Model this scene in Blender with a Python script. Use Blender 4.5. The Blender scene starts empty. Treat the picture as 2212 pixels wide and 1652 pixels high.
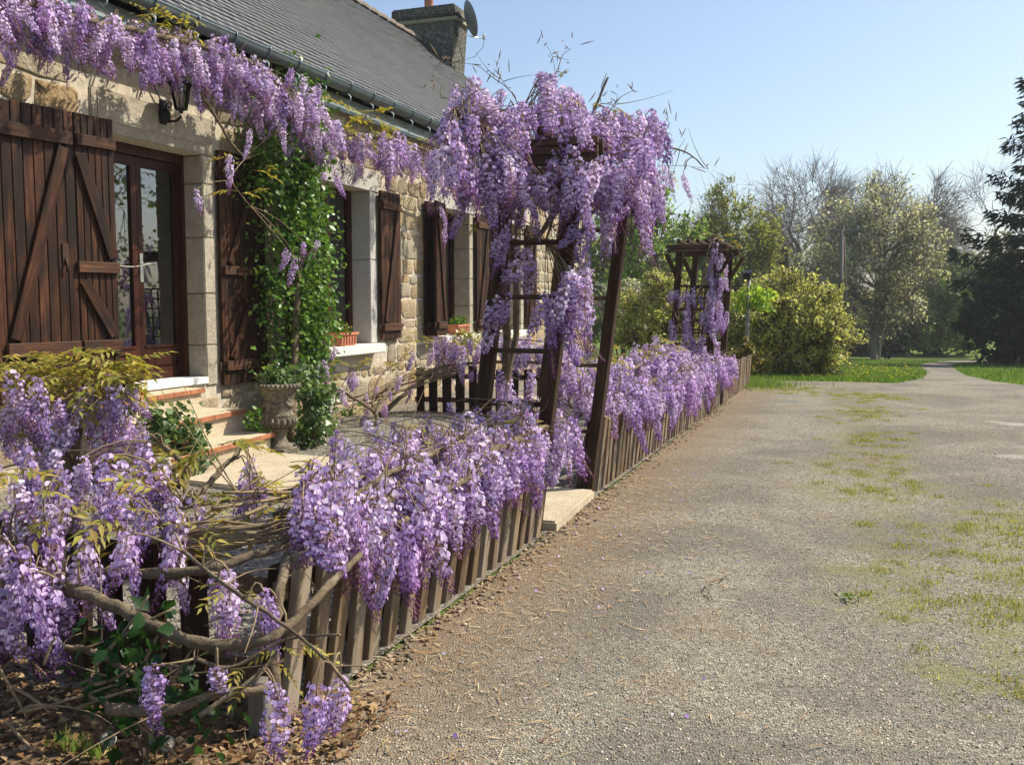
import bpy, bmesh, math, random
import numpy as np
from mathutils import Vector, Matrix
random.seed(7); RNG = np.random.default_rng(11)
SC = bpy.context.scene
COL = SC.collection
R = math.radians
# ------------------------------------------------------------------ camera, sky, sun, exposure
CAM_H = 1.30; YAW = R(19.884); PITCH = R(4.768); FPX = 2050.0; PW, PH = 2212.0, 1652.0
cam = bpy.data.cameras.new('camera'); camo = bpy.data.objects.new('camera', cam); COL.objects.link(camo)
cam.sensor_width = 36.0; cam.lens = 36.0 * FPX / PW; cam.clip_start = 0.05; cam.clip_end = 2000
camo.location = (0, 0, CAM_H); camo.rotation_euler = (math.pi/2 - PITCH, 0, YAW)
SC.camera = camo
SUN_EL = R(48); SUN_AZ = R(38)            # azimuth from +X (away from the house wall) towards +Y (down the drive)
SUNV = Vector((math.cos(SUN_EL)*math.cos(SUN_AZ), math.cos(SUN_EL)*math.sin(SUN_AZ), math.sin(SUN_EL)))
w = bpy.data.worlds.new('World'); SC.world = w; w.use_nodes = True
nt = w.node_tree; bg = nt.nodes['Background']
sky = nt.nodes.new('ShaderNodeTexSky'); sky.sky_type = 'NISHITA'; sky.sun_disc = False
sky.sun_elevation = SUN_EL; sky.sun_rotation = math.atan2(SUNV.x, SUNV.y)
sky.altitude = 50; sky.air_density = 1.0; sky.dust_density = 1.8; sky.ozone_density = 1.8
nt.links.new(sky.outputs[0], bg.inputs[0]); bg.inputs[1].default_value = 0.128
sl = bpy.data.lights.new('sun', 'SUN'); sl.energy = 5.0; sl.angle = R(0.53); sl.color = (1.0, 0.93, 0.79)
so = bpy.data.objects.new('sun', sl); COL.objects.link(so)
so.rotation_euler = (-SUNV).to_track_quat('-Z', 'Y').to_euler()
SC.view_settings.view_transform = 'Standard'; SC.view_settings.look = 'None'
SC.view_settings.exposure = 0.50; SC.view_settings.gamma = 1.0
SC.cycles.max_bounces = 8; SC.cycles.transparent_max_bounces = 12
SC.cycles.sample_clamp_indirect = 6.0

# ------------------------------------------------------------------ picture geometry helpers (pixel of the 2212 wide view -> world point)
_f = np.array([-math.sin(YAW)*math.cos(PITCH), math.cos(YAW)*math.cos(PITCH), -math.sin(PITCH)])
_r = np.array([math.cos(YAW), math.sin(YAW), 0.0]); _u = np.cross(_r, _f); _C = np.array([0, 0, CAM_H])
def ray(x, y): return _f + _r*(x-PW/2)/FPX - _u*(y-PH/2)/FPX
def at(x, y, d): return _C + ray(x, y)*d
def onX(x, y, X): d = ray(x, y); return _C + d*(X/d[0])
def onY(x, y, Y): d = ray(x, y); return _C + d*(Y/d[1])
def proj(P):
    v = np.asarray(P, float) - _C; d = v @ _f
    return PW/2 + FPX*(v @ _r)/d, PH/2 - FPX*(v @ _u)/d, d
def gz(y):
    """height of the terrain: level by the house, falling gently beyond it"""
    y = np.asarray(y, float); t = np.clip(y-13.0, 0, None)
    s = np.where(t < 6, t*t/12.0, t-3.0)*0.043
    return -np.minimum(s, 2.1)
def ground_at(x, d):
    p = at(x, 655, d); return np.array([p[0], p[1], float(gz(p[1]))])
def ztop(y, d): return CAM_H + (655-y)*d/FPX

# ------------------------------------------------------------------ mesh helpers
def np_mesh(name, V, faces, mats, col=None, midx=None, smooth=False):
    me = bpy.data.meshes.new(name)
    V = np.asarray(V, np.float32); faces = [np.asarray(f, np.int32) for f in faces if len(f)]
    me.vertices.add(len(V)); me.vertices.foreach_set('co', V.ravel())
    loops = np.concatenate([f.ravel() for f in faces]); tot = np.concatenate([np.full(len(f), f.shape[1], np.int32) for f in faces])
    start = np.concatenate([[0], np.cumsum(tot)[:-1]]).astype(np.int32)
    me.loops.add(len(loops)); me.loops.foreach_set('vertex_index', loops)
    me.polygons.add(len(tot)); me.polygons.foreach_set('loop_start', start); me.polygons.foreach_set('loop_total', tot)
    if midx is not None: me.polygons.foreach_set('material_index', np.asarray(midx, np.int32))
    if smooth: me.polygons.foreach_set('use_smooth', np.ones(len(tot), bool))
    for m in (mats if isinstance(mats, (list, tuple)) else [mats]): me.materials.append(m)
    if col is not None:
        a = me.color_attributes.new('Col', 'FLOAT_COLOR', 'POINT')
        c = np.ones((len(V), 4), np.float32); c[:, :3] = col; a.data.foreach_set('color', c.ravel())
    me.update(calc_edges=True); me.validate()
    return me
class MB:
    """collects polygons of any size into one mesh"""
    def __init__(s): s.v = []; s.f = []; s.m = []; s.sm = []
    def add(s, vs, fs, m=0, smooth=False):
        o = len(s.v); s.v += [tuple(map(float, p)) for p in vs]
        for f in fs: s.f.append([i+o for i in f]); s.m.append(m); s.sm.append(smooth)
        return s
    def box(s, a, b, m=0):
        x0, y0, z0 = a; x1, y1, z1 = b
        return s.add([(x0,y0,z0),(x1,y0,z0),(x1,y1,z0),(x0,y1,z0),(x0,y0,z1),(x1,y0,z1),(x1,y1,z1),(x0,y1,z1)],
                     [(0,3,2,1),(4,5,6,7),(0,1,5,4),(1,2,6,5),(2,3,7,6),(3,0,4,7)], m)
    def tube(s, pts, rad, n=8, m=0, cap=True, jit=0.0):
        pts = [Vector(p) for p in pts]; k = len(pts)
        if not hasattr(rad, '__len__'): rad = [rad]*k
        t = (pts[1]-pts[0]).normalized(); a = t.orthogonal().normalized(); vs = []; fs = []
        for i in range(k):
            t2 = (pts[min(i+1, k-1)]-pts[max(i-1, 0)])
            if t2.length > 1e-9: t2.normalize(); a = (a - t2*a.dot(t2)); a.normalize(); t = t2
            b = t.cross(a)
            for j in range(n):
                an = 2*math.pi*j/n; q = rad[i]*(1+jit*(random.random()-.5)*2)
                vs.append(pts[i] + (a*math.cos(an)+b*math.sin(an))*q)
        for i in range(k-1):
            for j in range(n):
                fs.append((i*n+j, i*n+(j+1) % n, (i+1)*n+(j+1) % n, (i+1)*n+j))
        s.add(vs, fs, m, True)
        if cap and n > 3:
            o = len(s.v)-len(vs); s.f.append(list(range(o+n-1, o-1, -1))); s.m.append(m); s.sm.append(False)
            s.f.append([o+(k-1)*n+j for j in range(n)]); s.m.append(m); s.sm.append(False)
        return s
    def lathe(s, prof, n=28, m=0, cx=0, cy=0):
        vs = []; fs = []
        for (r, z) in prof:
            for j in range(n):
                an = 2*math.pi*j/n; vs.append((cx+r*math.cos(an), cy+r*math.sin(an), z))
        for i in range(len(prof)-1):
            for j in range(n): fs.append((i*n+j, i*n+(j+1) % n, (i+1)*n+(j+1) % n, (i+1)*n+j))
        return s.add(vs, fs, m, True)
    def mesh(s, name, mats):
        me = bpy.data.meshes.new(name); me.from_pydata(s.v, [], s.f)
        for mm in (mats if isinstance(mats, (list, tuple)) else [mats]): me.materials.append(mm)
        me.polygons.foreach_set('material_index', s.m); me.polygons.foreach_set('use_smooth', s.sm); me.update()
        return me
    def obj(s, name, mats, parent=None, loc=None): return link(name, s.mesh(name, mats), parent, loc)
def bevel_box(name, size, mat, b=0.004, seg=1, jitter=0.0):
    """bevelled box centred on x,y and standing on z=0"""
    bm = bmesh.new(); bmesh.ops.create_cube(bm, size=1.0)
    for v in bm.verts:
        v.co = Vector((v.co.x*size[0], v.co.y*size[1], (v.co.z+.5)*size[2])) + Vector((random.uniform(-1,1), random.uniform(-1,1), random.uniform(-1,1)))*jitter
    bmesh.ops.bevel(bm, geom=list(bm.edges), offset=b, segments=seg, affect='EDGES')
    me = bpy.data.meshes.new(name); bm.to_mesh(me); bm.free()
    for mm in (mat if isinstance(mat, (list, tuple)) else [mat]): me.materials.append(mm)
    return me
def link(name, data, parent=None, loc=None, rot=None, scale=None):
    o = bpy.data.objects.new(name, data); COL.objects.link(o)
    if parent is not None: o.parent = parent
    if loc is not None: o.location = tuple(map(float, loc))
    if rot is not None: o.rotation_euler = rot
    if scale is not None: o.scale = (scale,)*3 if not hasattr(scale, '__len__') else scale
    return o
def tag(o, label=None, cat=None, group=None, kind=None):
    if label: o['label'] = label
    if cat: o['category'] = cat
    if group: o['group'] = group
    if kind: o['kind'] = kind
    return o
def thing(name, label, cat, loc=(0,0,0), group=None): return tag(link(name, None, None, loc), label, cat, group)
def rand_dirs(n):
    v = RNG.normal(size=(n, 3)); return v/np.linalg.norm(v, axis=1, keepdims=True)
def frames(D, roll=None):
    """rotation matrices whose local +Y follows D, +Z near up with a roll"""
    D = D/np.linalg.norm(D, axis=1, keepdims=True); up = np.tile(np.array([0, 0, 1.0]), (len(D), 1)); up[np.abs(D[:, 2]) > .97] = (1, 0, 0)
    X = np.cross(D, up); X /= np.linalg.norm(X, axis=1, keepdims=True); Z = np.cross(X, D)
    if roll is not None:
        c, s = np.cos(roll)[:, None], np.sin(roll)[:, None]; X, Z = X*c+Z*s, Z*c-X*s
    return np.stack([X, D, Z], axis=2)
def scatter(tv, tfs, P, M, S, col=None):
    tv = np.asarray(tv, float); k = len(tv); n = len(P)
    S = np.broadcast_to(np.asarray(S, float).reshape(-1, 1, 1) if np.ndim(S) < 2 else np.asarray(S)[:, None, :], (n, 1, 3) if np.ndim(S) == 2 else (n, 1, 1))
    V = np.einsum('nij,nkj->nki', M, tv[None]*S) + P[:, None, :]
    off = (np.arange(n)*k)[:, None, None]
    F = [(np.asarray(tf)[None]+off).reshape(-1, np.asarray(tf).shape[1]) for tf in tfs]
    c = None
    if col is not None:
        col = np.asarray(col, float)
        c = np.repeat(col, k, axis=0) if col.ndim == 2 else col.reshape(-1, 3)
    return V.reshape(-1, 3), F, c
LEAF_V = [(0,0,0), (-.36,.45,.10), (0,1,-.10), (.36,.45,.10), (0,.5,0)]
LEAF_F = [[(0,4,1), (1,4,2), (0,3,4), (4,3,2)]]
def vary(cols, n, amt=.18):
    cols = np.asarray(cols, float); c = cols[RNG.integers(0, len(cols), n)]
    return np.clip(c*(1+RNG.uniform(-amt, amt, (n, 1)))*(1+RNG.uniform(-.06, .06, (n, 3))), 0.003, .95)
def leaf_mesh(name, P, size, cols, mat, D=None, droop=0.0, tv=LEAF_V, tf=LEAF_F, amt=.18):
    n = len(P)
    if D is None: D = rand_dirs(n)
    D = D + np.array([0, 0, -droop]); s = np.asarray(size)*RNG.uniform(.6, 1.25, n)
    V, F, c = scatter(tv, tf, P, frames(D, RNG.uniform(-1.3, 1.3, n)), s, vary(cols, n, amt))
    return np_mesh(name, V, F, mat, c)

# ------------------------------------------------------------------ materials
def mat(name):
    m = bpy.data.materials.new(name); m.use_nodes = True; n = m.node_tree; n.nodes.clear()
    out = n.nodes.new('ShaderNodeOutputMaterial'); b = n.nodes.new('ShaderNodeBsdfPrincipled'); n.links.new(b.outputs[0], out.inputs[0])
    return m, n, b, out
def noise(n, vec, scale, detail=5, rough=.55, dist=0.0):
    x = n.nodes.new('ShaderNodeTexNoise'); x.inputs['Scale'].default_value = scale; x.inputs['Detail'].default_value = detail
    x.inputs['Roughness'].default_value = rough; x.inputs['Distortion'].default_value = dist; n.links.new(vec, x.inputs['Vector']); return x.outputs['Fac']
def ramp(n, fac, stops, interp='LINEAR'):
    x = n.nodes.new('ShaderNodeValToRGB'); x.color_ramp.interpolation = interp; e = x.color_ramp.elements
    while len(e) < len(stops): e.new(.5)
    for i, (p, c) in enumerate(stops):
        e[i].position = p; e[i].color = (c, c, c, 1) if not hasattr(c, '__len__') else (*c, 1)
    n.links.new(fac, x.inputs[0]); return x.outputs[0]
def mix(n, fac, a, b, mode='MIX'):
    x = n.nodes.new('ShaderNodeMix'); x.data_type = 'RGBA'; x.blend_type = mode
    for sock, v in ((x.inputs[0], fac), (x.inputs[6], a), (x.inputs[7], b)):
        if isinstance(v, bpy.types.NodeSocket): n.links.new(v, sock)
        elif hasattr(v, '__len__'): sock.default_value = (*v, 1)
        else: sock.default_value = v if sock.type == 'VALUE' else (v, v, v, 1)
    return x.outputs[2]
def math_(n, op, a, b=None, clamp=False):
    x = n.nodes.new('ShaderNodeMath'); x.operation = op; x.use_clamp = clamp
    for i, v in enumerate((a, b)):
        if v is None: continue
        if isinstance(v, bpy.types.NodeSocket): n.links.new(v, x.inputs[i])
        else: x.inputs[i].default_value = v
    return x.outputs[0]
def bump(n, b, h, strength=.3, dist=.01):
    x = n.nodes.new('ShaderNodeBump'); x.inputs['Strength'].default_value = strength; x.inputs['Distance'].default_value = dist
    n.links.new(h, x.inputs['Height']); n.links.new(x.outputs[0], b.inputs['Normal'])
def ocoord(n, scale=(1,1,1), rnd=True):
    tc = n.nodes.new('ShaderNodeTexCoord'); mp = n.nodes.new('ShaderNodeMapping'); mp.inputs['Scale'].default_value = scale
    v = tc.outputs['Object']
    if rnd:
        oi = n.nodes.new('ShaderNodeObjectInfo'); a = n.nodes.new('ShaderNodeVectorMath'); a.operation = 'SCALE'
        cx = n.nodes.new('ShaderNodeCombineXYZ'); n.links.new(oi.outputs['Random'], cx.inputs[0]); n.links.new(oi.outputs['Random'], cx.inputs[2]); cx.inputs[1].default_value = .3
        a.inputs['Scale'].default_value = 37.0; n.links.new(cx.outputs[0], a.inputs[0])
        ad = n.nodes.new('ShaderNodeVectorMath'); ad.operation = 'ADD'; n.links.new(v, ad.inputs[0]); n.links.new(a.outputs[0], ad.inputs[1]); v = ad.outputs[0]
    n.links.new(v, mp.inputs['Vector']); return mp.outputs[0]
def orand(n): return n.nodes.new('ShaderNodeObjectInfo').outputs['Random']
def colattr(n):
    a = n.nodes.new('ShaderNodeVertexColor'); a.layer_name = 'Col'; return a.outputs['Color']
def wood(name, dark, mid, light, rough=.75, knots=.35, axis='Z', weather=None):
    m, n, b, _ = mat(name)
    sc = {'Z': (22, 22, 1.3), 'Y': (22, 1.3, 22), 'X': (1.3, 22, 22)}[axis]
    v = ocoord(n, sc); v2 = ocoord(n, (3, 3, 1.5))
    g = noise(n, v, 1.6, 6, .65, .4); l = noise(n, v2, 1.0, 3)
    c = ramp(n, g, [(.28, dark), (.5, mid), (.74, light)])
    c = mix(n, ramp(n, l, [(.35, 0.0), (.65, knots)]), c, dark)
    if weather is not None: c = mix(n, ramp(n, noise(n, v2, 2.3, 4), [(.42, 0.0), (.66, .92)]), c, weather)
    hs = n.nodes.new('ShaderNodeHueSaturation'); n.links.new(c, hs.inputs['Color'])
    n.links.new(math_(n, 'MULTIPLY_ADD', orand(n), .5), hs.inputs['Value']); hs.inputs['Value'].links[0].from_node.inputs[2].default_value = .75
    n.links.new(hs.outputs[0], b.inputs['Base Color']); b.inputs['Roughness'].default_value = rough; b.inputs['Specular IOR Level'].default_value = .18
    bump(n, b, g, .5, .004); return m
def simple(name, c, rough=.6, metal=0.0, nscale=12, amt=.25, bs=.2, spec=.5):
    m, n, b, _ = mat(name); v = ocoord(n)
    f = noise(n, v, nscale, 6, .6)
    n.links.new(mix(n, ramp(n, f, [(.3, 0.0), (.7, 1.0)]), tuple(x*(1-amt) for x in c), tuple(min(1, x*(1+amt)) for x in c)), b.inputs['Base Color'])
    b.inputs['Roughness'].default_value = rough; b.inputs['Metallic'].default_value = metal; b.inputs['Specular IOR Level'].default_value = spec
    bump(n, b, f, bs, .004); return m
def leafmat(name, trans=.46, rough=.5, spec=.3, tint=(1.15, 1.1, .6), rnd=False):
    m, n, b, out = mat(name); c = colattr(n)
    if rnd: c = mix(n, 1.0, c, ramp(n, orand(n), [(0, (.62,.50,.72)), (.3, (.98,.93,.97)), (.65, (1.18,1.18,1.08)), (1.0, (.9,.74,.94))]), 'MULTIPLY')
    n.links.new(c, b.inputs['Base Color']); b.inputs['Roughness'].default_value = rough; b.inputs['Specular IOR Level'].default_value = spec
    t = n.nodes.new('ShaderNodeBsdfTranslucent'); n.links.new(mix(n, 1.0, c, tint, 'MULTIPLY'), t.inputs['Color'])
    x = n.nodes.new('ShaderNodeMixShader'); x.inputs[0].default_value = trans
    n.links.new(b.outputs[0], x.inputs[1]); n.links.new(t.outputs[0], x.inputs[2]); n.links.new(x.outputs[0], out.inputs[0]); return m
def stone_mat(name, cols, nscale=9, bs=.8, dist=.02, spots=(.12, .1, .07)):
    m, n, b, _ = mat(name); v = ocoord(n)
    f = noise(n, v, nscale, 8, .65); f2 = noise(n, v, nscale*4, 5, .7)
    base = ramp(n, orand(n), [(i/max(1, len(cols)-1), c) for i, c in enumerate(cols)])
    c = mix(n, ramp(n, f, [(.3, .55), (.7, 0.0)]), base, spots)
    c = mix(n, ramp(n, f2, [(.5, 0.0), (.75, .5)]), c, (.62, .55, .42))
    n.links.new(c, b.inputs['Base Color']); b.inputs['Roughness'].default_value = .92; b.inputs['Specular IOR Level'].default_value = .15
    bump(n, b, math_(n, 'ADD', f, math_(n, 'MULTIPLY', f2, .5)), bs, dist); return m
M_SHUT = wood('shutter_wood', (.010,.005,.0035), (.062,.023,.0105), (.18,.072,.03), .6, .6, weather=(.014,.009,.007))
M_SHUTX = wood('shutter_rail_wood', (.022,.010,.006), (.075,.030,.014), (.20,.09,.04), .6, .4, axis='Y', weather=(.05,.03,.022))
M_FENCE = wood('fence_wood', (.07,.045,.024), (.21,.14,.08), (.38,.275,.17), .85, .4, weather=(.26,.22,.165))
M_FENCEH = wood('fence_rail_wood', (.06,.038,.022), (.15,.1,.06), (.25,.18,.11), .85, .3, axis='Y')
M_ARBOR = wood('arbor_wood', (.022,.012,.007), (.065,.036,.02), (.15,.09,.05), .8, .4)
M_ARBORX = wood('arbor_beam_wood', (.03,.019,.012), (.085,.055,.035), (.18,.125,.08), .8, .4, axis='X')
M_FRAME = wood('door_wood', (.018,.007,.005), (.05,.017,.011), (.10,.035,.02), .4, .3)
M_STONE = stone_mat('field_stone', [(.36,.25,.12), (.50,.41,.26), (.42,.29,.14), (.56,.49,.35), (.33,.27,.19), (.50,.33,.15), (.44,.38,.28)], 9, 1.0, .03)
M_DRESS = stone_mat('dressed_granite', [(.40,.35,.27), (.47,.42,.33)], 11, .8, .014, (.20,.165,.115))
M_SILL = simple('pale_sill_stone', (.74,.70,.60), .8, 0, 18, .12, .3)
M_MORTAR = simple('lime_mortar', (.50,.44,.34), .95, 0, 16, .22, .9, .1)
M_RENDER = simple('grey_render', (.45,.43,.39), .95, 0, 20, .1, .4, .1)
M_ZINC = simple('zinc', (.15,.18,.20), .42, .6, 5, .2, .05)
M_ZINCL = simple('pale_zinc_board', (.30,.36,.40), .55, .25, 4, .12, .05)
M_IRON = simple('black_iron', (.012,.012,.013), .45, .4, 20, .3, .2)
M_RUST = simple('rusty_iron', (.06,.03,.018), .8, .3, 30, .4, .4)
M_STEEL = simple('brushed_steel', (.62,.62,.58), .3, .9, 30, .1, .05)
M_TERRA = simple('terracotta', (.52,.19,.10), .8, 0, 20, .15, .2)
M_TILE = simple('quarry_tile', (.33,.125,.055), .75, 0, 9, .35, .4)
M_POT = simple('chimney_pot_clay', (.50,.20,.10), .85, 0, 9, .2, .3)
M_CHIM = stone_mat('sooty_stone', [(.10,.095,.085), (.14,.13,.11)], 3.5, .9, .05, (.045,.045,.045))
M_LICH = stone_mat('lichen_stone', [(.36,.33,.24), (.40,.34,.2)], 6, .8, .03, (.12,.11,.09))
M_URN = stone_mat('weathered_cast_stone', [(.165,.14,.10), (.19,.16,.115)], 8, .6, .012, (.06,.052,.035))
M_POLE = wood('pole_wood', (.07,.06,.05), (.15,.13,.11), (.24,.21,.18), .9, .2)
M_POLEG = simple('grey_pole_paint', (.19,.18,.165), .7, 0, 10, .2, .2)
M_BARK = simple('tree_bark', (.115,.088,.062), .95, 0, 14, .35, .9, .1)
M_BARKG = simple('grey_twig_bark', (.20,.175,.15), .95, 0, 14, .25, .5, .1)
def barkmat():
    m, n, b, _ = mat('wisteria_bark'); v = ocoord(n); f = noise(n, v, 9, 8, .7, 1.2); g = noise(n, v, 70, 5, .7)
    c = ramp(n, f, [(.3, (.075,.055,.036)), (.5, (.17,.13,.085)), (.68, (.27,.22,.15))]); c = mix(n, ramp(n, g, [(.5, 0.0), (.7, .6)]), c, (.07,.05,.032))
    n.links.new(c, b.inputs['Base Color']); b.inputs['Roughness'].default_value = .95; b.inputs['Specular IOR Level'].default_value = .1
    bump(n, b, math_(n, 'ADD', f, math_(n, 'MULTIPLY', g, .6)), 1.0, .012); return m
M_VINE = barkmat()
M_TWIG = simple('wisteria_twig', (.235,.175,.105), .85, 0, 40, .35, .5, .1)
M_DISH = simple('dish_grey', (.20,.21,.205), .5, .1, 6, .15, .05)
M_CURT = simple('white_curtain', (.78,.80,.78), .9, 0, 3, .05, .05)
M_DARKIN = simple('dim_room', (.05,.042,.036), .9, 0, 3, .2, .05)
M_WHITE = simple('white_threshold', (.86,.86,.83), .5, 0, 10, .04, .05)
M_CORD = simple('pale_cord', (.45,.42,.34), .9, 0, 30, .2, .2)
M_CABLE = simple('black_cable', (.015,.015,.015), .6, 0, 30, .2, .1)
M_LEAF = leafmat('leaf'); M_LEAFG = leafmat('glossy_leaf', .3, .38, .4); M_PETAL = leafmat('petal', .42, .55, .2, (1.0, .9, 1.05), True)
M_NEED = leafmat('needle', .12, .6, .2); M_CHIP = leafmat('chip', 0.0, .9, .1, (1,1,1))
def glassmat():
    m, n, b, out = mat('window_glass'); n.nodes.remove(b)
    g = n.nodes.new('ShaderNodeBsdfGlossy'); g.inputs['Roughness'].default_value = .015; g.inputs['Color'].default_value = (.95,.98,1,1)
    t = n.nodes.new('ShaderNodeBsdfTransparent'); t.inputs['Color'].default_value = (.82,.86,.85,1)
    fr = n.nodes.new('ShaderNodeFresnel'); fr.inputs['IOR'].default_value = 2.5
    nz = n.nodes.new('ShaderNodeBump'); nz.inputs['Strength'].default_value = .02; nz.inputs['Distance'].default_value = .02
    v = ocoord(n); n.links.new(noise(n, v, 2.5, 2), nz.inputs['Height']); n.links.new(nz.outputs[0], g.inputs['Normal'])
    x = n.nodes.new('ShaderNodeMixShader'); n.links.new(fr.outputs[0], x.inputs[0]); n.links.new(t.outputs[0], x.inputs[1]); n.links.new(g.outputs[0], x.inputs[2])
    n.links.new(x.outputs[0], out.inputs[0]); return m
M_GLASS = glassmat()
def aggregate(name, base, dark, light, scale=170, bs=.5):
    m, n, b, _ = mat(name); v = ocoord(n, rnd=False)
    vo = n.nodes.new('ShaderNodeTexVoronoi'); vo.inputs['Scale'].default_value = scale; n.links.new(v, vo.inputs['Vector'])
    sp = n.nodes.new('ShaderNodeSeparateColor'); n.links.new(vo.outputs['Color'], sp.inputs[0])
    c = ramp(n, sp.outputs[0], [(.0, dark), (.3, base), (.75, base), (1.0, light)])
    c = mix(n, ramp(n, noise(n, v, 3.5, 5), [(.4, 0.0), (.75, .55)]), c, tuple(x*.62 for x in base))
    n.links.new(c, b.inputs['Base Color']); b.inputs['Roughness'].default_value = .92; b.inputs['Specular IOR Level'].default_value = .15
    bump(n, b, vo.outputs['Distance'], bs, .006); return m
M_AGG = aggregate('exposed_aggregate', (.56,.46,.31), (.2,.15,.1), (.75,.68,.55))
M_SLAB = aggregate('pale_gravel_slab', (.50,.42,.29), (.25,.20,.13), (.70,.62,.48))
def slatemat():
    m, n, b, _ = mat('slate'); c = colattr(n); v = ocoord(n, rnd=False); f = noise(n, v, 1.3, 6, .65); f2 = noise(n, v, 30, 4)
    c = mix(n, ramp(n, f, [(.40, 0.0), (.66, .6)]), c, (.105,.106,.10))
    c = mix(n, ramp(n, noise(n, v, .45, 5, .6, 1.0), [(.5, 0.0), (.68, .55)]), c, (.05,.053,.058))
    c = mix(n, ramp(n, f2, [(.55, 0.0), (.8, .3)]), c, (.15,.15,.145))
    n.links.new(c, b.inputs['Base Color']); b.inputs['Roughness'].default_value = .55; bump(n, b, f2, .25, .004); return m
M_SLATE = slatemat()
def pos_mask(n, sep, x0, y0, rx, ry):
    """soft elliptic patch on the ground, 1 inside"""
    dx = math_(n, 'DIVIDE', math_(n, 'SUBTRACT', sep.outputs[0], x0), rx); dy = math_(n, 'DIVIDE', math_(n, 'SUBTRACT', sep.outputs[1], y0), ry)
    d = math_(n, 'ADD', math_(n, 'MULTIPLY', dx, dx), math_(n, 'MULTIPLY', dy, dy))
    return math_(n, 'SUBTRACT', 1.0, d, True)
def gravel(name, cols, dirt, moss=None, patches=(), chip=95, dirt_lo=.45, fence_dirt=False, tone=None, pale=()):
    m, n, b, _ = mat(name); v = ocoord(n, rnd=False)
    wv = n.nodes.new('ShaderNodeTexNoise'); wv.inputs['Scale'].default_value = 40; n.links.new(v, wv.inputs['Vector'])
    ad = n.nodes.new('ShaderNodeVectorMath'); ad.operation = 'MULTIPLY_ADD'; n.links.new(wv.outputs['Color'], ad.inputs[0]); ad.inputs[1].default_value = (.012,.012,0); n.links.new(v, ad.inputs[2])
    vo = n.nodes.new('ShaderNodeTexVoronoi'); vo.inputs['Scale'].default_value = chip; n.links.new(ad.outputs[0], vo.inputs['Vector'])
    vo2 = n.nodes.new('ShaderNodeTexVoronoi'); vo2.inputs['Scale'].default_value = chip*2.3; n.links.new(v, vo2.inputs['Vector'])
    s1 = n.nodes.new('ShaderNodeSeparateColor'); n.links.new(vo.outputs['Color'], s1.inputs[0]); s2 = n.nodes.new('ShaderNodeSeparateColor'); n.links.new(vo2.outputs['Color'], s2.inputs[0])
    c = ramp(n, s1.outputs[0], cols); c2 = ramp(n, s2.outputs[0], cols); c = mix(n, .45, c, c2)
    big = noise(n, v, .55, 6, .6, .6); mid = noise(n, v, 2.6, 6, .65)
    if tone: c = mix(n, ramp(n, noise(n, v, .8, 5, .6, .8), [(.42, 0.0), (.62, .6)]), c, tone)
    dm = ramp(n, math_(n, 'ADD', math_(n, 'MULTIPLY', big, .6), math_(n, 'MULTIPLY', mid, .4)), [(dirt_lo, 0.0), (dirt_lo+.14, .8)])
    sep = n.nodes.new('ShaderNodeSeparateXYZ'); n.links.new(v, sep.inputs[0])
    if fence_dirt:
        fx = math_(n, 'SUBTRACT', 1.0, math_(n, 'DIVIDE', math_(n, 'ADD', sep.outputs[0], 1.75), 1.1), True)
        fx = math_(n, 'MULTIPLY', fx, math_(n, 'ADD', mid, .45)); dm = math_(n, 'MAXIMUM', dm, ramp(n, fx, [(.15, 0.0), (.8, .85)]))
    c = mix(n, dm, c, mix(n, s1.outputs[1], tuple(x*.55 for x in dirt), tuple(min(1, x*1.5) for x in dirt)))
    if moss:
        mm = None
        for p in patches:
            q = pos_mask(n, sep, *p); mm = q if mm is None else math_(n, 'MAXIMUM', mm, q)
        mf = noise(n, v, 3.2, 8, .7, .3); t = math_(n, 'MULTIPLY', ramp(n, mm, [(0, 0.0), (.5, 1.0)]), ramp(n, mf, [(.47, 0.0), (.57, 1.0)]))
        c = mix(n, math_(n, 'MULTIPLY', t, .55), c, mix(n, noise(n, v, 26, 4), tuple(x*.5 for x in moss), tuple(min(1, x*1.6) for x in moss)))
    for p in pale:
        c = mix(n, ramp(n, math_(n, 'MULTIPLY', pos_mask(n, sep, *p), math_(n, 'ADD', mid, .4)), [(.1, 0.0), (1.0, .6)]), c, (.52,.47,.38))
    n.links.new(c, b.inputs['Base Color']); b.inputs['Roughness'].default_value = .93; b.inputs['Specular IOR Level'].default_value = .2
    bump(n, b, math_(n, 'ADD', math_(n, 'SUBTRACT', 1.0, vo.outputs['Distance']), math_(n, 'MULTIPLY', mid, 1.2)), .7, .012); return m
GRCOL = [(0.0, (.045,.042,.034)), (.25, (.125,.112,.086)), (.55, (.225,.198,.148)), (.8, (.38,.335,.25)), (1.0, (.66,.60,.48))]
PATCH = [(.14,11.9,.55,1.5), (.2,9.6,.5,1.4), (.1,8.0,.55,.8), (.25,7.0,.7,.7), (.75,5.9,.9,.75), (.55,4.9,.8,.8), (1.1,6.4,.6,1.0), (.35,4.4,.6,.45), (.75,4.0,.55,.5), (.6,3.5,.5,.35), (-.9,15.2,.7,1.3), (.1,14.2,.9,1.2), (1.1,4.6,.7,.8)]
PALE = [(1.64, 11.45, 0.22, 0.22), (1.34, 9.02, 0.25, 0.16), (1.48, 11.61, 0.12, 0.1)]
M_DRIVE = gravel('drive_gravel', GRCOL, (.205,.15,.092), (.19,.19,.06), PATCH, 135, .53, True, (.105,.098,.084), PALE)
M_YARD = gravel('yard_gravel', [(0.0, (.05,.045,.04)), (.4, (.15,.13,.105)), (.8, (.28,.25,.2)), (1.0, (.42,.38,.31))], (.16,.125,.085), chip=70, dirt_lo=.5)
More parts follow.
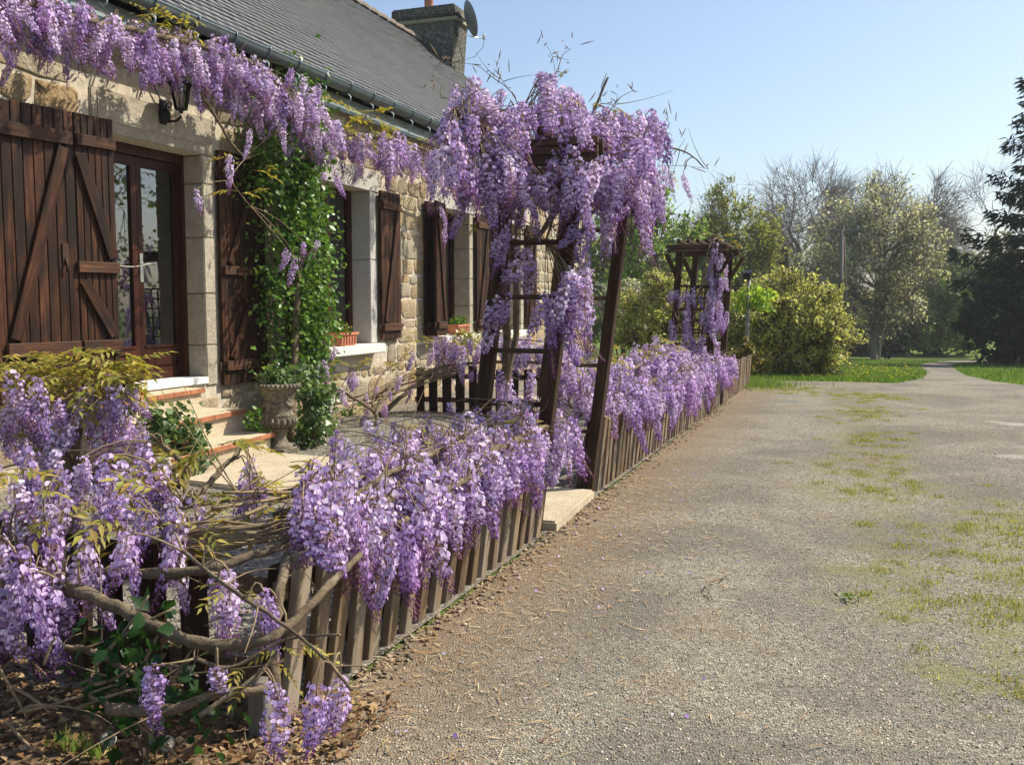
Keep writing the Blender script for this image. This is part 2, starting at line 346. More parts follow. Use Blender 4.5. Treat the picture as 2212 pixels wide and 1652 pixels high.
def soilmat():
    m, n, b, _ = mat('lawn_soil'); v = ocoord(n, rnd=False)
    f = noise(n, v, .35, 6, .65); f2 = noise(n, v, 9, 6, .7)
    c = ramp(n, f2, [(.3, (.045,.07,.014)), (.5, (.10,.15,.03)), (.7, (.19,.24,.06))])
    c = mix(n, ramp(n, f, [(.5, 0.0), (.7, .55)]), c, (.20,.19,.07))
    n.links.new(c, b.inputs['Base Color']); b.inputs['Roughness'].default_value = .95; b.inputs['Specular IOR Level'].default_value = .1; bump(n, b, f2, .8, .03); return m
M_LAWN = soilmat()
def littermat():
    m, n, b, _ = mat('earth'); v = ocoord(n, rnd=False); f = noise(n, v, 6, 8, .7)
    n.links.new(ramp(n, f, [(.3, (.05,.032,.018)), (.55, (.15,.10,.055)), (.75, (.28,.2,.12))]), b.inputs['Base Color']); b.inputs['Roughness'].default_value = .95
    bump(n, b, f, .8, .02); return m
M_EARTH = littermat()
# ------------------------------------------------------------------ terrain, drive, yard
def sheet(name, stations, m, off, nx=24, kind='structure'):
    ys = [s[0] for s in stations]; V = []; F = []
    fine = []
    for i in range(len(stations)-1):
        k = max(1, int((ys[i+1]-ys[i])/1.0)) if ys[i+1]-ys[i] < 100 else 6
        for j in range(k):
            t = j/k; fine.append(tuple(stations[i][q]*(1-t)+stations[i+1][q]*t for q in range(3)))
    fine.append(stations[-1])
    for (y, xl, xr) in fine:
        for i in range(nx+1): V.append((xl+(xr-xl)*i/nx, y, float(gz(y))+off))
    for r_ in range(len(fine)-1):
        for i in range(nx): a = r_*(nx+1)+i; F.append((a, a+1, a+nx+2, a+nx+1))
    return tag(link(name, np_mesh(name, V, [F], m, smooth=True)), kind=kind)
sheet('ground', [(-60,-300,300), (0,-300,300), (80,-300,300), (400,-300,300)], M_LAWN, -.012, 40)
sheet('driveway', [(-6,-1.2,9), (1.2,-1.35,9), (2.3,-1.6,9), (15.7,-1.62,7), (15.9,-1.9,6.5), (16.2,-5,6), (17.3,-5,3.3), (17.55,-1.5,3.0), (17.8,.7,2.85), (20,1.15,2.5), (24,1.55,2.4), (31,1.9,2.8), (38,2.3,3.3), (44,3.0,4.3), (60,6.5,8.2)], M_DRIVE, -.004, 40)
sheet('yard_ground', [(2.42,-5.6,-1.62), (15.6,-5.6,-1.62), (16.1,-5.6,-1.95)], M_YARD, 0.0, 8)
sheet('earth_bed', [(-4,-9,-1.2), (1.2,-9,-1.35), (2.42,-9,-1.6)], M_EARTH, 0.0, 10)

# ------------------------------------------------------------------ the stone house
WX = -5.5; Y0, Y1 = 3.0, 20.25; EAVE_Z = 3.62; RIDGE = (-9.2, 7.05)
house = thing('stone_house', 'long stone farmhouse with grey slate roof and brown wooden shutters', 'house', (WX, 6.5, 0))
HL = Vector((WX, 6.5, 0))
def hl(p): return Vector(p)-HL
OPEN = [(5.85, 7.11, .62, 2.61), (9.05, 10.2, .82, 2.63), (12.15, 13.3, .84, 2.63), (14.55, 15.63, .84, 2.63)]
mb = MB()
edges = [Y0] + [e for o in OPEN for e in o[:2]] + [Y1]
for i in range(0, len(edges), 2): mb.box(hl((WX-.5, edges[i], -.7)), hl((WX, edges[i+1], EAVE_Z-.06)))
for (a, b, z0, z1) in OPEN:
    mb.box(hl((WX-.5, a, -.7)), hl((WX, b, z0-.001))); mb.box(hl((WX-.5, a, z1)), hl((WX, b, EAVE_Z-.06)))
bx = -12.9
for yy, dy in ((Y0, .45), (Y1-.45, .45)):       # gable walls
    a = [(WX-.5, -.7), (WX-.5, EAVE_Z-.06), (RIDGE[0], RIDGE[1]-.12), (bx, EAVE_Z-.06), (bx, -.7)]
    vs = [hl((x, yy, z)) for x, z in a]+[hl((x, yy+dy, z)) for x, z in a]
    mb.add(vs, [(0,1,2,3,4), (9,8,7,6,5)]+[(i, (i+5), (i+1) % 5+5, (i+1) % 5) for i in range(5)])
mb.box(hl((bx-.4, Y0, -.7)), hl((bx, Y1, EAVE_Z)))
wall = mb.obj('wall', M_MORTAR, house)
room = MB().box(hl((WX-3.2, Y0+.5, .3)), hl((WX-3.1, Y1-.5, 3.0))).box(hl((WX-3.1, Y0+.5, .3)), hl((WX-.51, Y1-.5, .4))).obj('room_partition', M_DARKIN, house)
# stones of the wall: irregular blocks laid in wandering courses
def stone_geo(w_, h_, proud):
    k = 10; pts = []; a_, b_ = w_/2, h_/2; J = lambda: random.uniform(-.07, .07)*min(w_, h_)
    c1, c2, c3, c4 = [random.uniform(.06, .34)*min(w_, h_) for _ in range(4)]
    for (y_, z_) in ((a_, -b_+c1), (a_, b_-c2), (a_-c2*random.uniform(.6, 1.3), b_), (0, b_), (-a_+c3*random.uniform(.6, 1.3), b_), (-a_, b_-c3), (-a_, -b_+c4), (-a_+c4*random.uniform(.6, 1.3), -b_), (0, -b_), (a_-c1*random.uniform(.6, 1.3), -b_)): pts.append((y_+J(), z_+J()))
    vs = [(-.03, y, z) for y, z in pts]+[(proud*random.uniform(.45, .75), y*.97, z*.97) for y, z in pts]
    vs += [(proud*random.uniform(.85, 1.25), y*random.uniform(.80, .93), z*random.uniform(.78, .92)) for y, z in pts]
    vs.append((proud*random.uniform(.95, 1.35), random.uniform(-.1, .1)*w_, random.uniform(-.1, .1)*h_))
    fs = [(j, (j+1) % k, k+(j+1) % k, k+j) for j in range(k)]+[(k+j, k+(j+1) % k, 2*k+(j+1) % k, 2*k+j) for j in range(k)]+[(2*k+j, 2*k+(j+1) % k, 3*k) for j in range(k)]
    return vs, fs
BLOCK = [(a-.14, b+.14, z0-.12, z1+.0) for a, b, z0, z1 in OPEN]+[(5.78, 7.27, 2.5, 2.95)]+[(a-.22, b+.22, z1-.02, z1+.235) for a, b, z0, z1 in OPEN[1:]]
stones = []
z = -.05
while z < EAVE_Z-.12:
    h = random.choice((.12, .16, .20, .24, .28) if z < 2.5 else (.18, .22, .27)); y = Y0+random.uniform(0, .2)
    while y < Y1-.1:
        wd = h*random.uniform(.9, 2.5)
        if wd > .2 and random.random() < .12 and h > .18:       # two thin stones instead of one
            parts_ = [(y, z+random.uniform(-.01,.01), wd, h*.48), (y, z+h*.52, wd, h*.48)]
        else: parts_ = [(y, z+random.uniform(-.02,.02), wd, h)]
        for (py, pz, pw, ph) in parts_:
            if not (pz > 2.5 and random.random() < .12) and not any(a < py+pw and py < b and c < pz+ph and pz < d for a, b, c, d in BLOCK): stones.append((py+pw/2, pz+ph/2, pw-.018, ph-.016))
        y += wd
    z += h
def vis_key(s):
    x, yy, d = proj((WX, s[0], s[1])); inside = 0 <= x <= PW and 0 <= yy <= PH
    good = (s[1] > 2.55 and s[0] < 7.6) or 10.4 < s[0] < 12.3 or (s[1] < .8 and 8.6 < s[0] < 12.5) or (13.9 < s[0] < 17)
    return (0 if inside and good else 1, d)
stones.sort(key=vis_key)
rest = MB()
for i, (yc, zc, pw, ph) in enumerate(stones):
    vs, fs = stone_geo(pw, ph, random.uniform(.004, .014))
    if i < 290:
        me = bpy.data.meshes.new('stone'); me.from_pydata(vs, [], fs); me.materials.append(M_STONE); me.polygons.foreach_set('use_smooth', [True]*len(fs))
        link('stone', me, wall, hl((WX, yc, zc)))
    else: rest.add([Vector(v)+hl((WX, yc, zc)) for v in vs], fs, 0, True)
tag(rest.obj('stones', M_STONE, wall), kind='stuff')
# dressed stone round the openings
def dressed(name, a, b, m=M_DRESS, bev=.008):
    a, b = Vector(a), Vector(b); s = b-a
    return link(name, bevel_box(name, (s.x, s.y, s.z), m, bev, 2, .002), house, hl((a.x+s.x/2, a.y+s.y/2, a.z)))
dl = dressed('lintel', (WX-.24, 5.80, 2.612), (WX+.02, 7.25, 2.94))
MB().box((.131, -.66, .09), (.136, .60, .27)).obj('lintel_panel', M_DRESS, dl)
for oi, (a, b, z0, z1) in enumerate(OPEN):
    if oi:
        dressed('lintel', (WX-.24, a-.22, z1+.002), (WX+.018, b+.22, z1+.24), M_RENDER)
        dressed('sill', (WX-.26, a-.06, z0-.11), (WX+.16, b+.09, z0), M_SILL, .012)
    mj = M_RENDER if oi == 1 else M_DRESS
    for side in (a, b):
        zz = z0+.002 if oi else z0-.06
        while zz < z1-.02:
            hh = min(random.uniform(.36, .5) if oi != 1 else 1.0, z1-zz)
            if z1-zz-hh < .15: hh = z1-zz
            yy = (side-.15, side-.001) if side == a else (side+.001, side+.13+random.uniform(0, .05))
            if side == a: dressed('jamb_stone', (WX-.24, side-.13, zz), (WX+.016, side+.02, zz+hh-.005), mj)
            else: dressed('jamb_stone', (WX-.24, side-.02, zz), (WX+.016, side+.13, zz+hh-.005), mj)
            zz += hh
# glazed double door
door = MB().box(hl((-5.78,5.87,.64)), hl((-5.68,5.94,2.609))).box(hl((-5.78,7.052,.64)), hl((-5.68,7.089,2.609))).box(hl((-5.78,5.94,2.53)), hl((-5.68,7.052,2.609))).obj('door_frame', M_FRAME, house)
for ya, yb in ((5.945, 6.523), (6.527, 7.05)):
    m = MB(); st = .06
    m.box((0,0,0), (.045,st,1.88)).box((0,yb-ya-st,0), (.045,yb-ya,1.88)).box((0,st,0), (.044,yb-ya-st,.10)).box((0,st,.22), (.044,yb-ya-st,.29)).box((0,st,1.80), (.044,yb-ya-st,1.88))
    m.box((.012,st,.10), (.03,yb-ya-st,.22)).box((.0301,st+.02,.115), (.04,yb-ya-st-.02,.205)).box((.044,st-.01,.275), (.056,yb-ya-st+.01,.295))
    leafo = m.obj('door_leaf', M_FRAME, house, hl((-5.765, ya, .645)))
    MB().box((.018,st,.29), (.024,yb-ya-st,1.80)).obj('pane', M_GLASS, leafo)
MB().box((0,-.018,-.12), (.006,.018,.12)).tube([(.006,0,.03),(.05,0,.03),(.055,.02,.03),(.055,.11,.03)], .008, 8).obj('door_handle', M_STEEL, house, hl((-5.7195, 6.557, 1.60)))
n_ = 44
for (ya, yb) in ((5.97, 6.50), (6.90, 7.03)):
    v = []
    for i in range(n_+1):
        t = i/n_; yy = ya+(yb-ya)*t; xx = -5.87+.018*math.sin(t*38)+.008*math.sin(t*17)
        v += [hl((xx, yy, .70)), hl((xx, yy, 2.5))]
    MB().add(v, [(2*i, 2*i+2, 2*i+3, 2*i+1) for i in range(n_)], 0, True).obj('curtain', M_CURT, house)
MB().box(hl((-5.8,5.87,.585)), hl((-5.47,7.085,.64))).obj('threshold', M_WHITE, house)
# casement windows
for (a, b, z0, z1) in OPEN[1:]:
    m = MB(); X0, X1 = -5.80, -5.735; mid = (a+b)/2
    m.box(hl((X0,a+.022,z0+.002)), hl((X1,a+.09,z1-.002))).box(hl((X0,b-.09,z0+.002)), hl((X1,b-.022,z1-.002))).box(hl((X0,a+.09,z1-.08)), hl((X1,b-.09,z1-.002))).box(hl((X0,a+.09,z0+.002)), hl((X1,b-.09,z0+.09))).box(hl((X0,mid-.05,z0+.09)), hl((X1+.01,mid+.05,z1-.08)))
    wo = m.obj('window', M_FRAME, house)
    for p, q in ((a+.09, mid-.05), (mid+.05, b-.09)): MB().box(hl((-5.772,p,z0+.09)), hl((-5.766,q,z1-.08))).obj('pane', M_GLASS, wo)
    v = []
    for i in range(61):
        t = i/60; yy = a+.05+(b-a-.1)*t; xx = -5.9+.012*math.sin(t*60); v += [hl((xx, yy, z0+.05)), hl((xx, yy, z1-.05))]
    MB().add(v, [(2*i, 2*i+2, 2*i+3, 2*i+1) for i in range(60)], 0, True).obj('net_curtain', simple('net_curtain', (.22,.19,.16), .9), wo)
# plank shutters: local x outwards, y along the width, z up
def shutter(X, Y, ang, wd, z0, z1, nb, rails, braces, label=None):
    base = MB().box((-.012, .002, .004), (0, wd-.002, z1-z0-.004)).obj('shutter', M_SHUT, house, hl((X, Y, z0))); base.rotation_euler = (0, 0, ang)
    if label: base['label'] = label
    bw = wd/nb
    for i in range(nb):
        me = bevel_box('board', (.022, bw-.005, z1-z0+random.uniform(-.004, .002)), M_SHUT, .0035, 1)
        link('board', me, base, (.0112, bw*(i+.5), 0))
    for (za, zb, ya, yb) in rails:
        link('rail', bevel_box('rail', (.03, yb-ya, zb-za), M_SHUTX, .004, 1, .0015), base, (.0375, (ya+yb)/2, za-z0))
    for (ya, za, yb, zb) in braces:
        L = math.hypot(yb-ya, zb-za); o = link('brace', bevel_box('brace', (.026, .085, L), M_SHUT, .004, 1), base, (.0355, ya, za-z0)); o.rotation_euler = (-math.atan2(yb-ya, zb-za), 0, 0)
    for za in (rails[0][0]+.03, rails[-1][0]+.03):
        MB().tube([(.0, -.012 if ang >= 0 else wd+.012, za-z0-.05), (0, -.012 if ang >= 0 else wd+.012, za-z0+.05)], .011, 8).obj('hinge', M_RUST, base)
    return base
a10 = R(-10); s_, c_ = math.sin(R(10)), math.cos(R(10))
P2 = (-5.22-.325*s_, 5.715-.325*c_); P1 = (-5.22-.955*s_, 5.715-.955*c_)
shutter(P2[0], P2[1], a10, .325, .62, 2.65, 6, [(2.42,2.50,0,.325), (1.52,1.60,-.02,.325), (.94,1.03,.0,.325)], [(.03,2.36,.28,1.63), (.03,1.46,.27,1.06)])
s1 = shutter(P1[0], P1[1], a10, .625, .62, 2.65, 8, [(2.41,2.50,.05,.60), (.93,1.03,.06,.61)], [(.12,1.05,.53,2.39)])
MB().box((.0225,.50,.96), (.032,.545,1.10)).tube([(.03,.52,1.0),(.05,.52,.95),(.045,.52,.90)], .009, 6).obj('latch', M_RUST, s1)
shutter(-5.465, 7.27, 0, .70, .55, 2.68, 7, [(2.45,2.53,.03,.68), (1.56,1.64,.03,.68), (.68,.77,.03,.68)], [(.12,.79,.56,1.54), (.12,1.66,.5,2.43)])
shutter(-5.45, 10.36, 0, .52, .86, 2.66, 5, [(2.44,2.53,.02,.5), (.96,1.05,.02,.5)], [(.09,1.07,.43,2.42)])
shutter(-5.45, 8.38, 0, .54, .86, 2.66, 5, [(2.44,2.53,.02,.52), (.96,1.05,.02,.52)], [(.43,1.07,.09,2.42)])
shutter(-5.455, 11.66, 0, .46, .86, 2.66, 5, [(2.44,2.53,.02,.44), (.96,1.05,.02,.44)], [])
shutter(-5.30, 11.64, R(8), .46, .86, 2.66, 5, [(2.44,2.53,.02,.44), (.96,1.05,.02,.44)], [(.38,1.07,.08,2.42)])
shutter(-5.45, 13.45, 0, .52, .86, 2.66, 5, [(2.44,2.53,.02,.5), (.96,1.05,.02,.5)], [(.09,1.07,.43,2.42)])
shutter(-5.45, 14.02, 0, .46, .86, 2.66, 5, [(2.44,2.53,.02,.44), (.96,1.05,.02,.44)], [(.38,1.07,.08,2.42)])
shutter(-5.45, 15.8, 0, .52, .86, 2.66, 5, [(2.44,2.53,.02,.5), (.96,1.05,.02,.5)], [(.09,1.07,.43,2.42)])
# roof with slates
ex, ez = WX+.24, EAVE_Z; L = math.hypot(RIDGE[0]-ex, RIDGE[1]-ez); sl_ang = math.atan2(RIDGE[1]-ez, ex-RIDGE[0])
up = np.array([-math.cos(sl_ang), 0, math.sin(sl_ang)]); nor = np.array([math.sin(sl_ang), 0, math.cos(sl_ang)])
def rp(s, y, h): return np.array([ex, 0, ez])+up*s+nor*h+np.array([0, y, 0])
m = MB(); YR0, YR1 = Y0-.15, Y1+.12
q = [rp(0,YR0,-.05), rp(0,YR1,-.05), rp(L,YR1,-.05), rp(L,YR0,-.05), rp(0,YR0,-.012), rp(0,YR1,-.012), rp(L,YR1,-.012), rp(L,YR0,-.012)]
m.add([hl(p) for p in q], [(3,2,1,0),(4,5,6,7),(0,1,5,4),(1,2,6,5),(2,3,7,6),(3,0,4,7)])
bk = [(RIDGE[0],YR0,RIDGE[1]-.02), (RIDGE[0],YR1,RIDGE[1]-.02), (bx-.3,YR1,EAVE_Z-.2), (bx-.3,YR0,EAVE_Z-.2)]
m.add([hl(p) for p in bk]+[hl(Vector(p)-Vector((0,0,.06))) for p in bk], [(0,1,2,3), (7,6,5,4), (0,4,5,1), (1,5,6,2), (2,6,7,3), (3,7,4,0)])
SLC = [(.058,.064,.073), (.066,.071,.079), (.075,.078,.083), (.052,.058,.067), (.07,.072,.074)]
roof = m.obj('roof', simple('roof_boards', (.12,.12,.12), .8), house)
sw, sx = .17, .115; sv = [(0,-.5,0),(1,-.5,0),(1,.5,0),(0,.5,0),(0,-.5,1),(1,-.5,1),(1,.5,1),(0,.5,1)]
rows = int(L/sx); lst = []
for i in range(rows):
    y = YR0+(sw/2 if i % 2 else sw)
    while y < YR1-.03:
        lst.append((i*sx, y+random.uniform(-.004,.004))); y += sw
def slate_verts(s, y):
    ww = sw-.006; le = sx*1.55; t = random.uniform(.004, .007); h0 = .008+random.uniform(0, .005); h1 = -.008; ds = random.uniform(-.006, .004) if random.random() > .03 else random.uniform(-.035, -.01)
    return [rp(s+ds, y-ww/2, h0), rp(s+ds, y+ww/2, h0), rp(s+le, y+ww/2, h1), rp(s+le, y-ww/2, h1), rp(s+ds, y-ww/2, h0+t), rp(s+ds, y+ww/2, h0+t), rp(s+le, y+ww/2, h1+t), rp(s+le, y-ww/2, h1+t)]
SF = [(4,5,6,7), (0,1,5,4), (1,2,6,5), (3,0,4,7)]
def skey(e):
    x, yy, d = proj(rp(e[0], e[1], .01)); return (0 if 0 <= x <= PW and -5 <= yy <= PH else 1, d)
lst.sort(key=skey); RV = []; RC = []
for i, (s, y) in enumerate(lst):
    v = np.array(slate_verts(s, y)) - np.array(HL); c = vary(SLC, 1, .25)[0]
    if i < 300:
        o0 = v.mean(0); link('slate', np_mesh('slate', v-o0, [SF], M_SLATE, np.tile(c, (8, 1))), roof, o0)
    else: RV.append(v); RC.append(np.tile(c, (8, 1)))
k = len(RV); F = (np.array(SF)[None]+(np.arange(k)*8)[:, None, None]).reshape(-1, 4)
tag(link('slates', np_mesh('slates', np.concatenate(RV), [F], M_SLATE, np.concatenate(RC)), roof), kind='stuff')
m = MB(); prof = [(.115*math.cos(t), .10*math.sin(t)) for t in np.linspace(-.15, math.pi+.15, 11)]
for yy, sc in ((0, .86), (.34, .97), (.36, 1.08), (.42, 1.08)): m.v += [(x*sc, yy, z*sc) for x, z in prof]
for r_ in range(3):
    for j in range(10): a = r_*11+j; m.f.append([a, a+1, a+12, a+11]); m.m.append(0); m.sm.append(True)
rt = m.mesh('ridge_tile', simple('ridge_clay', (.17,.13,.105), .85, 0, 15, .3, .4))
for i in range(41): link('ridge_tile', rt, roof, hl((RIDGE[0], YR0+.05+i*.4, RIDGE[1]-.015)))
# gutter, brackets, fascia, downpipe
gx = ex+.085; m = MB(); ga = [(gx+.075*math.cos(t), EAVE_Z-.015+.075*math.sin(t)) for t in np.linspace(math.pi, 2*math.pi, 13)]
ga = ga+[(gx+.083, EAVE_Z-.008), (gx+.075, EAVE_Z+.002)]; gi = [(gx+.068*math.cos(t), EAVE_Z-.015+.068*math.sin(t)) for t in np.linspace(2*math.pi, math.pi, 13)]
pr = ga+gi; kk = len(pr)
m.add([hl((x, yy, z)) for yy in (YR0, YR1+.05) for x, z in pr], [(j, (j+1) % kk, kk+(j+1) % kk, kk+j) for j in range(kk)], 0, True)
gut = m.obj('gutter', M_ZINC, house)
brm = MB().tube([(gx+.088*math.cos(t)-gx, 0, -.015+.088*math.sin(t)) for t in np.linspace(2*math.pi+.3, math.pi, 12)]+[(-.088,0,.02)], .008, 6).tube([(.07,0,.005),(-.07,0,.012)], .006, 5).mesh('bracket', M_ZINC)
hk = MB().tube([(-.02,0,-.09), (.02,0,-.105), (.055,0,-.135), (.05,0,-.175), (.015,0,-.19), (-.02,0,-.17)], .009, 6).mesh('gutter_hook', M_ZINCL)
for i in range(34): link('bracket', brm, gut, hl((gx, YR0+.25+i*.5, EAVE_Z))); link('gutter_hook', hk, gut, hl((gx, YR0+.26+i*.5, EAVE_Z)))
MB().box(hl((WX+.105, YR0, EAVE_Z-.22)), hl((WX+.13, YR1, EAVE_Z-.065))).box(hl((WX+.001, YR0+.1, EAVE_Z-.10)), hl((WX+.105, YR1-.1, EAVE_Z-.08))).obj('fascia', M_ZINCL, house)
MB().tube([hl((gx, 19.9, EAVE_Z-.09)), hl((gx, 19.9, EAVE_Z-.2)), hl((WX+.07, 19.9, EAVE_Z-.45)), hl((WX+.07, 19.9, -.25))], .045, 12).obj('downpipe', M_ZINC, house)
# chimney
m = MB(); cy0, cy1 = 19.5, 20.23; cz = 7.68
def ring(x0, x1, y0, y1, z): return [hl((x0,y0,z)), hl((x1,y0,z)), hl((x1,y1,z)), hl((x0,y1,z))]
vs = ring(-9.72, -8.52, cy0+.03, cy1-.05, 5.4)+ring(-9.76, -8.40, cy0, cy1, 7.25)+ring(-9.78, -8.36, cy0, cy1, cz-.16)
m.add(vs, [(0,1,5,4),(1,2,6,5),(2,3,7,6),(3,0,4,7),(4,5,9,8),(5,6,10,9),(6,7,11,10),(7,4,8,11),(8,9,10,11)])
ch = m.obj('chimney', M_CHIM, house)
link('chimney_cap', bevel_box('chimney_cap', (1.54,.90,.24), M_CHIM, .03, 2, .015), ch, hl((-9.10, 19.865, cz-.159)))
link('chimney_band', bevel_box('chimney_band', (1.50,.82,.10), M_LICH, .02, 1, .006), ch, hl((-9.07, 19.865, cz-.262)))
MB().lathe([(.10,0),(.10,.42),(.115,.43),(.115,.47),(.085,.47),(.085,.05)], 20).obj('chimney_pot', M_POT, ch, hl((-9.16, 19.87, cz+.08)))

# ------------------------------------------------------------------ things on and by the house
dish = thing('satellite_dish', 'grey satellite dish fixed to the chimney side', 'satellite dish', (-8.35, 19.55, 7.2))
m = MB(); pr = [(0, 0), (.12, .008), (.24, .03), (.33, .058), (.385, .082), (.375, .088), (.32, .066), (.23, .038), (.12, .016), (0, .008)]
m.lathe(pr, 32); d1 = m.obj('reflector', M_DISH, dish, (.25, 0, .22)); d1.rotation_euler = (0, R(72), R(38)); d1.scale = (1, .93, 1)
MB().tube([(0,.05,-.1),(.0,.05,.32)], .022, 8).tube([(-.05,.05,.2),(.25,.02,.2)], .018, 8).tube([(-.06,.05,.0),(0,.05,0)], .02, 6).obj('mount', M_ZINC, dish)
arm = MB().tube([(.27,.02,-.12),(.36,.32,-.10),(.42,.5,-.06)], .012, 6).obj('feed_arm', M_STEEL, dish)
MB().lathe([(0,-.06),(.028,-.06),(.03,.03),(.04,.05),(0,.06)], 12).obj('receiver', M_WHITE, arm, (.43, .52, -.03))
MB().tube([(.43,.52,-.08),(.42,.5,-.25),(.30,.3,-.5),(.12,.05,-.62),(.06,.02,-.35),(.02,0,-.1)], .006, 5).obj('cable', M_CABLE, dish)

LX, LY, LZ = onX(352, 240, -5.47); lan = thing('wall_lantern', 'black iron wall lantern with glass panes above the door', 'lantern', (-5.479, LY, LZ))
MB().box((0,-.035,-.11), (.02,.035,.09)).lathe([(.0,-.1),(.05,-.09),(.055,-.02),(.03,.02),(0,.03)], 14, cx=.02).obj('back_plate', M_IRON, lan)
MB().tube([(.02,0,-.05),(.08,0,-.09),(.15,0,-.09),(.19,0,-.055)], .011, 8).tube([(.03,0,.02),(.07,0,.07),(.10,0,.05),(.09,0,.02),(.06,0,.03)], .006, 6).obj('bracket_arm', M_IRON, lan)
m = MB(); 
for k in range(6):
    a0 = k*math.pi/3; m.tube([(.19+.05*math.cos(a0), .05*math.sin(a0), 0), (.19+.085*math.cos(a0), .085*math.sin(a0), .2)], .006, 5)
m.lathe([(0,-.035),(.018,-.03),(.022,-.012),(.055,-.004),(.056,.006),(0,.008)], 6, cx=.19).lathe([(.105,.196),(.105,.204),(.06,.245),(.045,.25),(.03,.275),(.012,.285),(.012,.30),(0,.305)], 6, cx=.19).obj('cage', M_IRON, lan)
MB().lathe([(.047,.006),(.08,.196)], 6, cx=.19).obj('glass', M_GLASS, lan)
MB().lathe([(0,.02),(.014,.02),(.016,.08),(.028,.11),(.024,.15),(0,.165)], 12, cx=.19).obj('bulb', M_WHITE, lan)
c0 = Vector((-5.479, LY, LZ)); MB().tube([Vector(onX(*p, -5.47))-c0 for p in ((352,262),(372,243),(356,215),(340,190),(310,168))] if False else [(.01,-.02,.08),(.01,-.12,.2),(.012,-.22,.33),(.012,-.28,.42)], .006, 5).obj('cable', M_CABLE, lan)

steps = thing('entrance_steps', 'three pale pebbled steps with red tile edges below the glazed door', 'steps', (-5.06, 6.2, 0)); steps.rotation_euler = (0, 0, R(5))
for i, (xf, ya, yb, zt) in enumerate(((.42, -.75, .72, .19), (.12, -.72, .78, .38), (-.17, -.75, .60, .57))):
    zb = zt-.19
    link('riser', bevel_box('riser', (xf+.44, yb-ya-.04, .165), M_AGG, .006, 1, .002), steps, ((xf-.02-.46)/2, (ya+yb)/2, zb-.01))
    link('tread', bevel_box('tread', (xf+.41, yb-ya, .034), M_AGG, .006, 1, .001), steps, ((xf-.012-.45)/2+.0, (ya+yb)/2, zt-.034))
    nt_ = 6; wd = (yb-ya)/nt_
    tm = bevel_box('tile_edge', (.016, wd-.004, .04), M_TILE, .003, 1)
    for j in range(nt_): link('tile_edge', tm, steps, (xf+.0045, ya+wd*(j+.5), zt-.039))
m = MB().box((-.28,.62,.0), (.0,.86,.35)); m.obj('side_block', M_AGG, steps)

urn = thing('stone_urn', 'weathered stone garden urn on a pedestal foot beside the steps', 'urn', (-4.72, 7.06, 0))
link('base', bevel_box('base', (.25,.25,.045), M_URN, .006, 1, .002), urn, (0,0,0))
MB().lathe([(.115,.045),(.115,.06),(.085,.085),(.06,.115),(.056,.16),(.066,.195),(.075,.205),(.075,.215),(.062,.22)], 32).obj('foot', M_URN, urn)
m = MB(); prof = [(.055,.215),(.11,.235),(.138,.262),(.142,.29),(.128,.318),(.132,.325),(.132,.335),(.118,.345),(.118,.40),(.124,.47),(.142,.53),(.165,.565)]
m.lathe(prof, 36)
for k in range(18):
    a0 = 2*math.pi*k/18; m.tube([(r_*math.cos(a0)*1.0, r_*math.sin(a0), z) for r_, z in ((.075,.222),(.118,.24),(.143,.265),(.145,.29),(.132,.313))], [.008,.016,.02,.016,.006], 6)
for k in range(5):
    a0 = 2*math.pi*k/5; pts = [(.121*math.cos(a0+t), .121*math.sin(a0+t), .46-.05*math.sin((t+.55)/1.1*math.pi)) for t in np.linspace(-.55, .55, 8)]
    m.tube(pts, [.005,.012,.018,.022,.022,.018,.012,.005], 6)
m.obj('bowl', M_URN, urn)
m = MB(); m.lathe([(.165,.56),(.182,.568),(.188,.585),(.182,.602),(.165,.606),(.15,.59),(.15,.565)], 36)
for k in range(30):
    a0 = 2*math.pi*k/30; m.tube([(.178*math.cos(a0), .178*math.sin(a0), .563), (.19*math.cos(a0), .19*math.sin(a0), .583), (.18*math.cos(a0), .18*math.sin(a0), .605)], .011, 5)
m.lathe([(.155,.588),(0,.592)], 20, m=1); m.obj('rim', [M_URN, M_EARTH], urn)

def slab(name, label, pts, z0, z1, m_=M_SLAB):
    c = np.mean(np.array(pts), axis=0); bm = bmesh.new()
    lo = [bm.verts.new((x-c[0], y-c[1], z0)) for x, y in pts]; hi = [bm.verts.new((x-c[0], y-c[1], z1)) for x, y in pts]; k = len(pts)
    bm.faces.new(hi); bm.faces.new(lo[::-1])
    for i in range(k): bm.faces.new((lo[i], lo[(i+1) % k], hi[(i+1) % k], hi[i]))
    bmesh.ops.bevel(bm, geom=[e for e in bm.edges if e.verts[0].co.z > z0+1e-4 and e.verts[1].co.z > z0+1e-4], offset=.012, segments=2, affect='EDGES'); bmesh.ops.recalc_face_normals(bm, faces=bm.faces)
    me = bpy.data.meshes.new(name); bm.to_mesh(me); bm.free(); me.materials.append(m_)
    return tag(link(name, me, None, (c[0], c[1], 0)), label, 'slab', 'pale pebbled slabs')
slab('paving_slab', 'pale pebbled slab on the ground at the foot of the steps', [(-4.55,5.55), (-3.5,5.4), (-3.35,6.35), (-4.0,6.8), (-4.66,6.86)], -.03, .035)
slab('paving_slab', 'pale slab forming the threshold between the fence and the big arbor post', [(-1.58,5.12), (-1.62,6.1), (-2.3,6.15), (-2.3,5.1)], -.05, .055)
slab('paving_slab', 'pale sunlit slab behind the low dark fence in the yard', [(-4.4,11.2), (-3.2,11.3), (-3.2,12.3), (-4.5,12.2)], -.03, .04)

